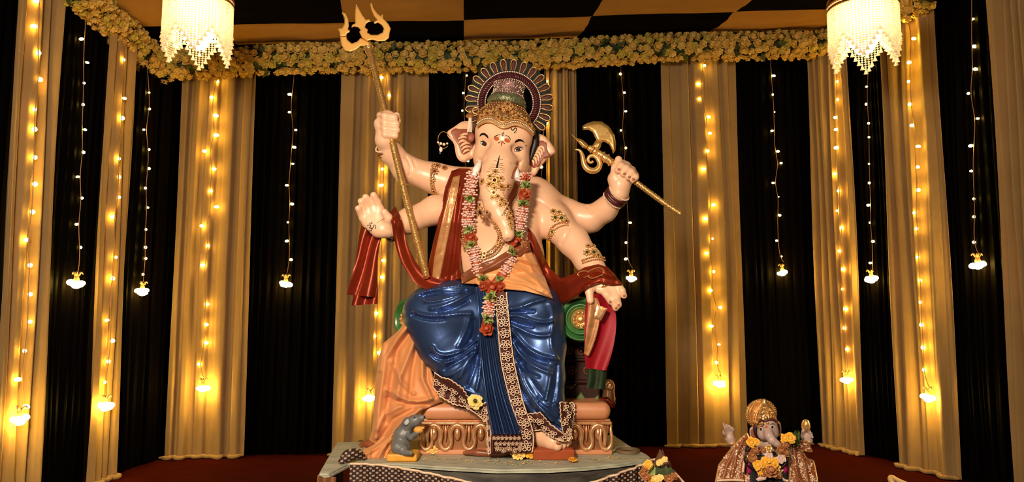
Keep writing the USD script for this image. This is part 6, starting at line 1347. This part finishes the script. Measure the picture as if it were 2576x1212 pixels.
# crown and halo
hc = w1(750, 350)
obj('crown_halo', plate([(hc[0] + (40 + 1.2 * (k % 2)) * np.cos(k * np.pi / 40), hc[1] + (38 + 1.2 * (k % 2)) * np.sin(k * np.pi / 40)) for k in range(80)], IY + .01, .012, .008, 6, 2.5), 'gold_dark', ID, 50, 'round gold halo of the small crown')
obj('halo_ring', cat_([torus(U(*hc, IY + .0), R(r, IY), R(2.2, IY), (0, -1, .1), 40, 6, .95) for r in (35, 28)] + [ball(U(hc[0] + 38 * np.cos(k * .157), hc[1] + 36 * np.sin(k * .157), IY + .0), R(1.9, IY), 0) for k in range(40)]), 'gold', ID, 60)
obj('crown', cat_([lathe([(R(28, IY), R(-26, IY)), (R(30, IY), R(-16, IY)), (R(26, IY), R(-4, IY)), (R(20, IY), R(8, IY)), (R(22, IY), R(11, IY)), (R(14, IY), R(22, IY)), (R(6, IY), R(32, IY)), (R(4, IY), R(36, IY)), (R(5, IY), R(39, IY)), (.001, R(44, IY))], 26, U(1924, 1048, IY - .015))] + [ball(U(1924 + x, 1048 - y, IY - .015 - R(np.sqrt(max(28 ** 2 - x * x, 20)) * (1 - y / 60), IY)), R(r, IY), 1) for x, y, r in ((-20, -14, 4), (-7, -16, 4), (7, -16, 4), (20, -13, 4), (-12, -3, 4), (2, -2, 5.5), (15, -1, 4), (-6, 10, 3.5), (8, 11, 3.5))]), 'gold', ID, 60, 'pointed gold crown with bosses')
obj('crown_relief', cat_([torus(U(1924, 1048 - h, IY - .015), R(r, IY), R(1.6, IY), (0, 0, 1), 30, 6) for h, r in ((-24, 29), (-14, 30.5), (-5, 27), (2, 24), (9, 22.5), (16, 19), (24, 13.5), (31, 7.5))] + [tube([U(1924, 1048, IY - .015) + np.array([np.cos(a) * R(r, IY), np.sin(a) * R(r, IY), R(h, IY)]) for r, h in ((30, -16), (27, -3), (23, 9), (15, 21), (7, 31))], R(1.5, IY), 5, 10) for a in np.linspace(np.pi, 2 * np.pi, 11)]), 'gold_dark', ID, 60)
obj('crown_band', tube(U(*(lambda P: (P[:, 0], P[:, 1], IF.hit(P[:, 0], P[:, 1], .004, miss=IY - .05)))(spline(np.array([w1(*q) for q in [(690, 480), (720, 438), (790, 420), (870, 408), (908, 430)]]), 30))), R(3.2, IY), 8), 'rope_maroon', ID, 60)
# cape in two halves, gold edged
CL = [(600, 545), (640, 640), (600, 700), (590, 780), (640, 860), (660, 960), (640, 1082), (640, 1200), (235, 1200), (255, 1082), (290, 900), (370, 790), (450, 690), (520, 620)]
CR = [(985, 600), (1060, 545), (1110, 600), (1180, 640), (1250, 640), (1310, 760), (1190, 745), (1250, 830), (1320, 850), (1345, 960), (1365, 1082), (1375, 1200), (990, 1200), (1050, 1082), (1045, 900), (1050, 800), (1000, 700)]
cy = lambda x, y: IY - .045 + .00035 * np.abs(x - 1930) - np.clip(y - 1090, 0, 150) * .0004
for q, fl in ((CL, [([(560, 620), (480, 800), (420, 1080)], .012, 5), ([(470, 720), (380, 900), (330, 1080)], .010, 5), ([(600, 760), (560, 900), (540, 1080)], .010, 5)]), (CR, [([(1090, 640), (1120, 800), (1150, 1080)], .012, 5), ([(1180, 760), (1230, 900), (1260, 1080)], .010, 5), ([(1100, 900), (1200, 1080)], .008, 5)])):
    P_ = [w1(*p) for p in q]; c_ = obj('cape', plate(P_, cy, .008, .014, 6, 3, [([w1(*p) for p in l], h, w) for l, h, w in fl]), 'brocade_orange', ID, 50, 'orange brocade cape with gold bits')
    E_ = np.array(Polygon(P_).buffer(-1.2).exterior.segmentize(3).coords); obj('cape_edge', tube(U(E_[:, 0], E_[:, 1], cy(E_[:, 0], E_[:, 1]) - .010), .0042, 5), 'gold', c_, 60)
    g = rng(96); sp_ = []
    pg_ = Polygon(P_).buffer(-4)
    while len(sp_) < 200:
        x, y = g.uniform(pg_.bounds[0], pg_.bounds[2]), g.uniform(pg_.bounds[1], min(pg_.bounds[3], 1215))
        if pg_.contains(Point(x, y)): sp_.append(leaf(U(x, y, cy(x, y) - .017), np.array([g.normal(), -.1, g.normal()]), np.array([0, -1., 0]), g.uniform(.006, .013), .0035))
    obj('cape_sequins', cat_(sp_), 'thread', c_, 50, kind='stuff')
for poly in ([(590, 890), (630, 870), (655, 960), (640, 1000), (600, 985)], [(985, 890), (1020, 880), (1040, 960), (1010, 1000), (975, 960)]): obj('inner_sash', plate([w1(*q) for q in poly], IY - .10, .01, .004, 4, 3), 'magenta', ID, 50, 'magenta sash showing inside the cape')
for l in ([(575, 850), (560, 920), (555, 975)], [(985, 950), (960, 1000), (1000, 1060), (1040, 1070)], [(270, 1070), (400, 1062), (560, 1068)]): obj('gold_trim', tube(U(*np.array([w1(*q) for q in l]).T, IY - .105), .006, 6, 16), 'thread', ID, 60)
for w_ in ([torus(U(1841, 1113, IY), R(11, IY), R(3, IY), (.5, 0, -.9), 18, 6), torus(U(2034, 1111, IY), R(12, IY), R(3, IY), (-.4, 0, -.9), 18, 6)]): obj('wristlet', w_, 'gold_dark', ID, 60)
# the necklace of blooms
GI = thing('flower_garland', 'short thick garland of brown and orange blooms round the neck of the small idol', 'garland', U(1930, 1160, IY - .12))
bl_ = [(640, 655, 13, 'marigold'), (690, 650, 10, 'marigold'), (1000, 610, 12, 'marigold'), (1060, 610, 13, 'marigold'), (680, 745, 12, 'flower_brown'), (650, 790, 10, 'flower_brown'), (660, 830, 13, 'flower_brown'), (710, 900, 14, 'marigold'), (750, 960, 13, 'marigold'), (1000, 690, 12, 'flower_brown'), (960, 740, 13, 'flower_brown'), (1010, 770, 11, 'flower_brown'), (960, 830, 12, 'bud_white'), (830, 810, 11, 'bud_white'), (790, 870, 14, 'marigold'), (880, 880, 14, 'marigold'), (840, 945, 22, 'flower_brown'), (900, 920, 12, 'marigold'), (760, 1010, 13, 'flower_brown'), (920, 1000, 13, 'flower_brown'), (770, 735, 9, 'flower_brown'), (830, 720, 9, 'gold')]
for k, (x, y, r, m) in enumerate(bl_):
    c_ = U(*w1(x, y), IY - .12 - .01 * (r > 13)); B = basis((0, -1, .25)); v = ruffle(np.zeros(3), R(r * .92, IY), 7, 800 + k, .9) if m != 'flower_brown' else T(np.array(ROSES[k % 5].vertices) * R(r, IY), ROSES[k % 5].faces)
    obj('bloom', T(v.vertices @ B.T + c_, v.faces), m, GI, 50)
for l in ([(600, 680), (590, 750), (640, 700), (720, 670)], [(960, 640), (1040, 610), (1110, 640), (1100, 700)], [(600, 760), (600, 900), (680, 960), (720, 1060)], [(1040, 760), (1030, 850), (960, 930)]):
    obj('black_cord', tube(U(*np.array([w1(*q) for q in l]).T, IY - .115), R(2.2, IY), 7, 20), 'ink', GI, 60)
obj('petal_scrap', plate([w1(*q) for q in [(690, 1050), (740, 1020), (810, 1035), (800, 1060), (720, 1075)]], IY - .15, .006, .003, 3, 3), 'bud_white', GI, 50)
g = rng(97); ms = []
for k in range(36):
    x = g.uniform(1090, 1175); b0 = U(*w1(1130 + (x - 1130) * .5, 690), IY - .07 + g.uniform(-.01, .01)); tp = U(*w1(x + g.uniform(-8, 8), g.uniform(510, 600)), IY - .07 + g.uniform(-.02, .02)); ms.append(tube([b0, (b0 + tp) / 2 + g.normal(0, .002, 3), tp], [.0022, .002, .0004], 4, 5))
obj('grass_tuft', cat_(ms), 'grass', None, 50, 'tuft of fresh green grass blades standing on the right shoulder of the small idol', 'grass', kind='stuff')
BD = thing('gold_bud', 'gold bud-shaped finial held in the raised right hand of the small idol', 'ornament', U(2028, 1080, IY - .02))
c_ = U(2028, 1082, IY - .02); k_ = R(1, IY)
obj('bud', cat_([lathe([(3 * k_, -4 * k_), (8 * k_, 2 * k_), (10 * k_, 12 * k_), (8 * k_, 20 * k_), (5 * k_, 25 * k_), (.5 * k_, 27 * k_)], 16, c_), torus(c_ + [0, 0, 6 * k_], 9 * k_, 1.5 * k_, (0, 0, 1), 16, 6)] + [tube([c_ + np.array([8 * np.cos(a), 8 * np.sin(a), 0]) * k_, c_ + np.array([10.5 * np.cos(a), 10.5 * np.sin(a), 12]) * k_, c_ + np.array([6 * np.cos(a), 6 * np.sin(a), 24]) * k_], 1.3 * k_, 5, 8) for a in np.arange(0, 6.2, 1.05)]), 'gold', BD, 50)
# offering pot with coconut, leaves and marigolds, on a white-edged cloth
OY = 3.22; w2 = lambda x, y: (1280 + x / 4.457, 940 + y / 4.457)
OP = thing('offering_pot', 'brass offering pot with a brown coconut and leaves, right of the platform table', 'pot', U(1664, 1260, OY) * [1, 1, 0] + [0, 0, BZ])
c_ = U(1664, 1232, OY); h0 = c_[2] - BZ; k_ = R(1, OY)
pc = np.array([c_[0], OY, BZ])
obj('pot', lathe([(14 * k_, 0), (18 * k_, .004), (16 * k_, 8 * k_), (30 * k_, h0 * .35), (33 * k_, h0 * .55), (26 * k_, h0 * .8), (20 * k_, h0 * .92), (26 * k_, h0), (24 * k_, h0 + 2 * k_), (16 * k_, h0 - 1 * k_)], 28, pc), 'brass', OP, 50)
CK = U(1666, 1174, OY)
obj('coconut', lathe([(2 * k_, -34 * k_), (18 * k_, -28 * k_), (25 * k_, -10 * k_), (22 * k_, 8 * k_), (12 * k_, 24 * k_), (5 * k_, 33 * k_), (2.5 * k_, 40 * k_), (.3 * k_, 43 * k_)], 24, CK, basis((-.12, 0, 1))), 'coconut', OP, 50, 'brown husked coconut with a tufted point')
g = rng(98); ms = []
for k in range(26):
    a = g.uniform(0, 6.3); r = g.uniform(3, 10); z = g.uniform(18, 40); b0 = CK + np.array([r * .6 * np.cos(a) - z * .12, r * .6 * np.sin(a), z * .8]) * k_; ms.append(tube([b0, b0 + np.array([4 * np.cos(a) + g.normal(0, 2), 4 * np.sin(a), 6]) * k_, b0 + np.array([5 * np.cos(a) + g.normal(0, 1.5), 5 * np.sin(a), g.uniform(4, 12)]) * k_], [.0012, .001, .0003], 4, 5))
obj('fibres', cat_(ms), 'coconut', OP, 50, kind='stuff')
for k, (x, y, tx, ty, m, w) in enumerate([(1600, 1140, 1608, 990, 'leaf_green', 11), (1690, 1150, 1685, 1010, 'leaf_dark', 12), (1770, 1150, 1755, 1025, 'leaf_dark', 11), (1820, 1130, 1815, 1050, 'leaf_dark', 8)]):
    b0, tp = U(*w2(x, y + 30), OY - .075), U(*w2(tx, ty), OY - .085); obj('leaf', leaf(b0, tp - b0, np.array([0, -1., .1]), np.linalg.norm(tp - b0), w * k_), m, OP, 50)
for k, (x, y, r, m) in enumerate([(1560, 1020, 12, 'marigold'), (1530, 1060, 11, 'flower_brown'), (1700, 990, 8, 'petal_yellow'), (1745, 960, 8, 'petal_yellow'), (1680, 1000, 7, 'petal_yellow'), (1640, 1185, 12, 'petal_yellow'), (1600, 1205, 10, 'marigold'), (1690, 1170, 10, 'petal_yellow'), (1790, 1180, 13, 'flower_brown'), (1850, 1150, 10, 'flower_brown'), (1500, 1120, 11, 'flower_brown'), (1540, 1160, 12, 'flower_brown')]):
    v = ruffle(np.zeros(3), r * k_ * .9, 7, 860 + k, .9) if m != 'flower_brown' else T(np.array(ROSES[k % 5].vertices) * r * k_, ROSES[k % 5].faces); obj('bloom', T(v.vertices @ basis((0, -1, .3)).T + U(*w2(x, y), OY - .09 - .002 * k), v.faces), m, OP, 50)
obj('gold_string', tube(U(*np.array([w2(*q) for q in [(1585, 1145), (1640, 1142), (1700, 1148), (1800, 1140)]]).T, OY - .10), .004, 6, 20), 'gold', OP, 60)
W_ = [w2(*q) for q in [(1840, 1070), (1852, 1078), (1990, 1230), (1960, 1240), (1900, 1160)]]
obj('cloth_edge', plate(W_, OY + .02, .012, .004, 4, 3), 'thread', OP, 50, 'white edge of the cloth behind the pot')
Wc = np.array([w2(*q) for q in [(1845, 1080), (1900, 1150), (1985, 1250)]]); obj('folded_cloth', plate([w2(1845, 1080), w2(1985, 1240), w2(1940, 1260), w2(1800, 1260), w2(1790, 1120)], OY + .035, .02, .006, 6, 4), 'brown_silk', OP, 50)
# bent white cord on the carpet at the bottom edge
WQ = [(2300, 1226), (2270, 1214), (2252, 1205), (2243, 1200), (2240, 1206), (2246, 1216), (2254, 1228)]
P = np.array([at_z(x, y, .03) for x, y in WQ]); cw = thing('white_cord', 'bent white tube on the carpet at the bottom edge, right of the small idol', 'cord', P[3] * [1, 1, 0])
P2 = [at_z(2420, 1262, .03)] + list(P) + [at_z(2262, 1250, .03)]; obj('tube', tube(np.array(P2), .021, 10, 60), 'cord_white', cw, 60)
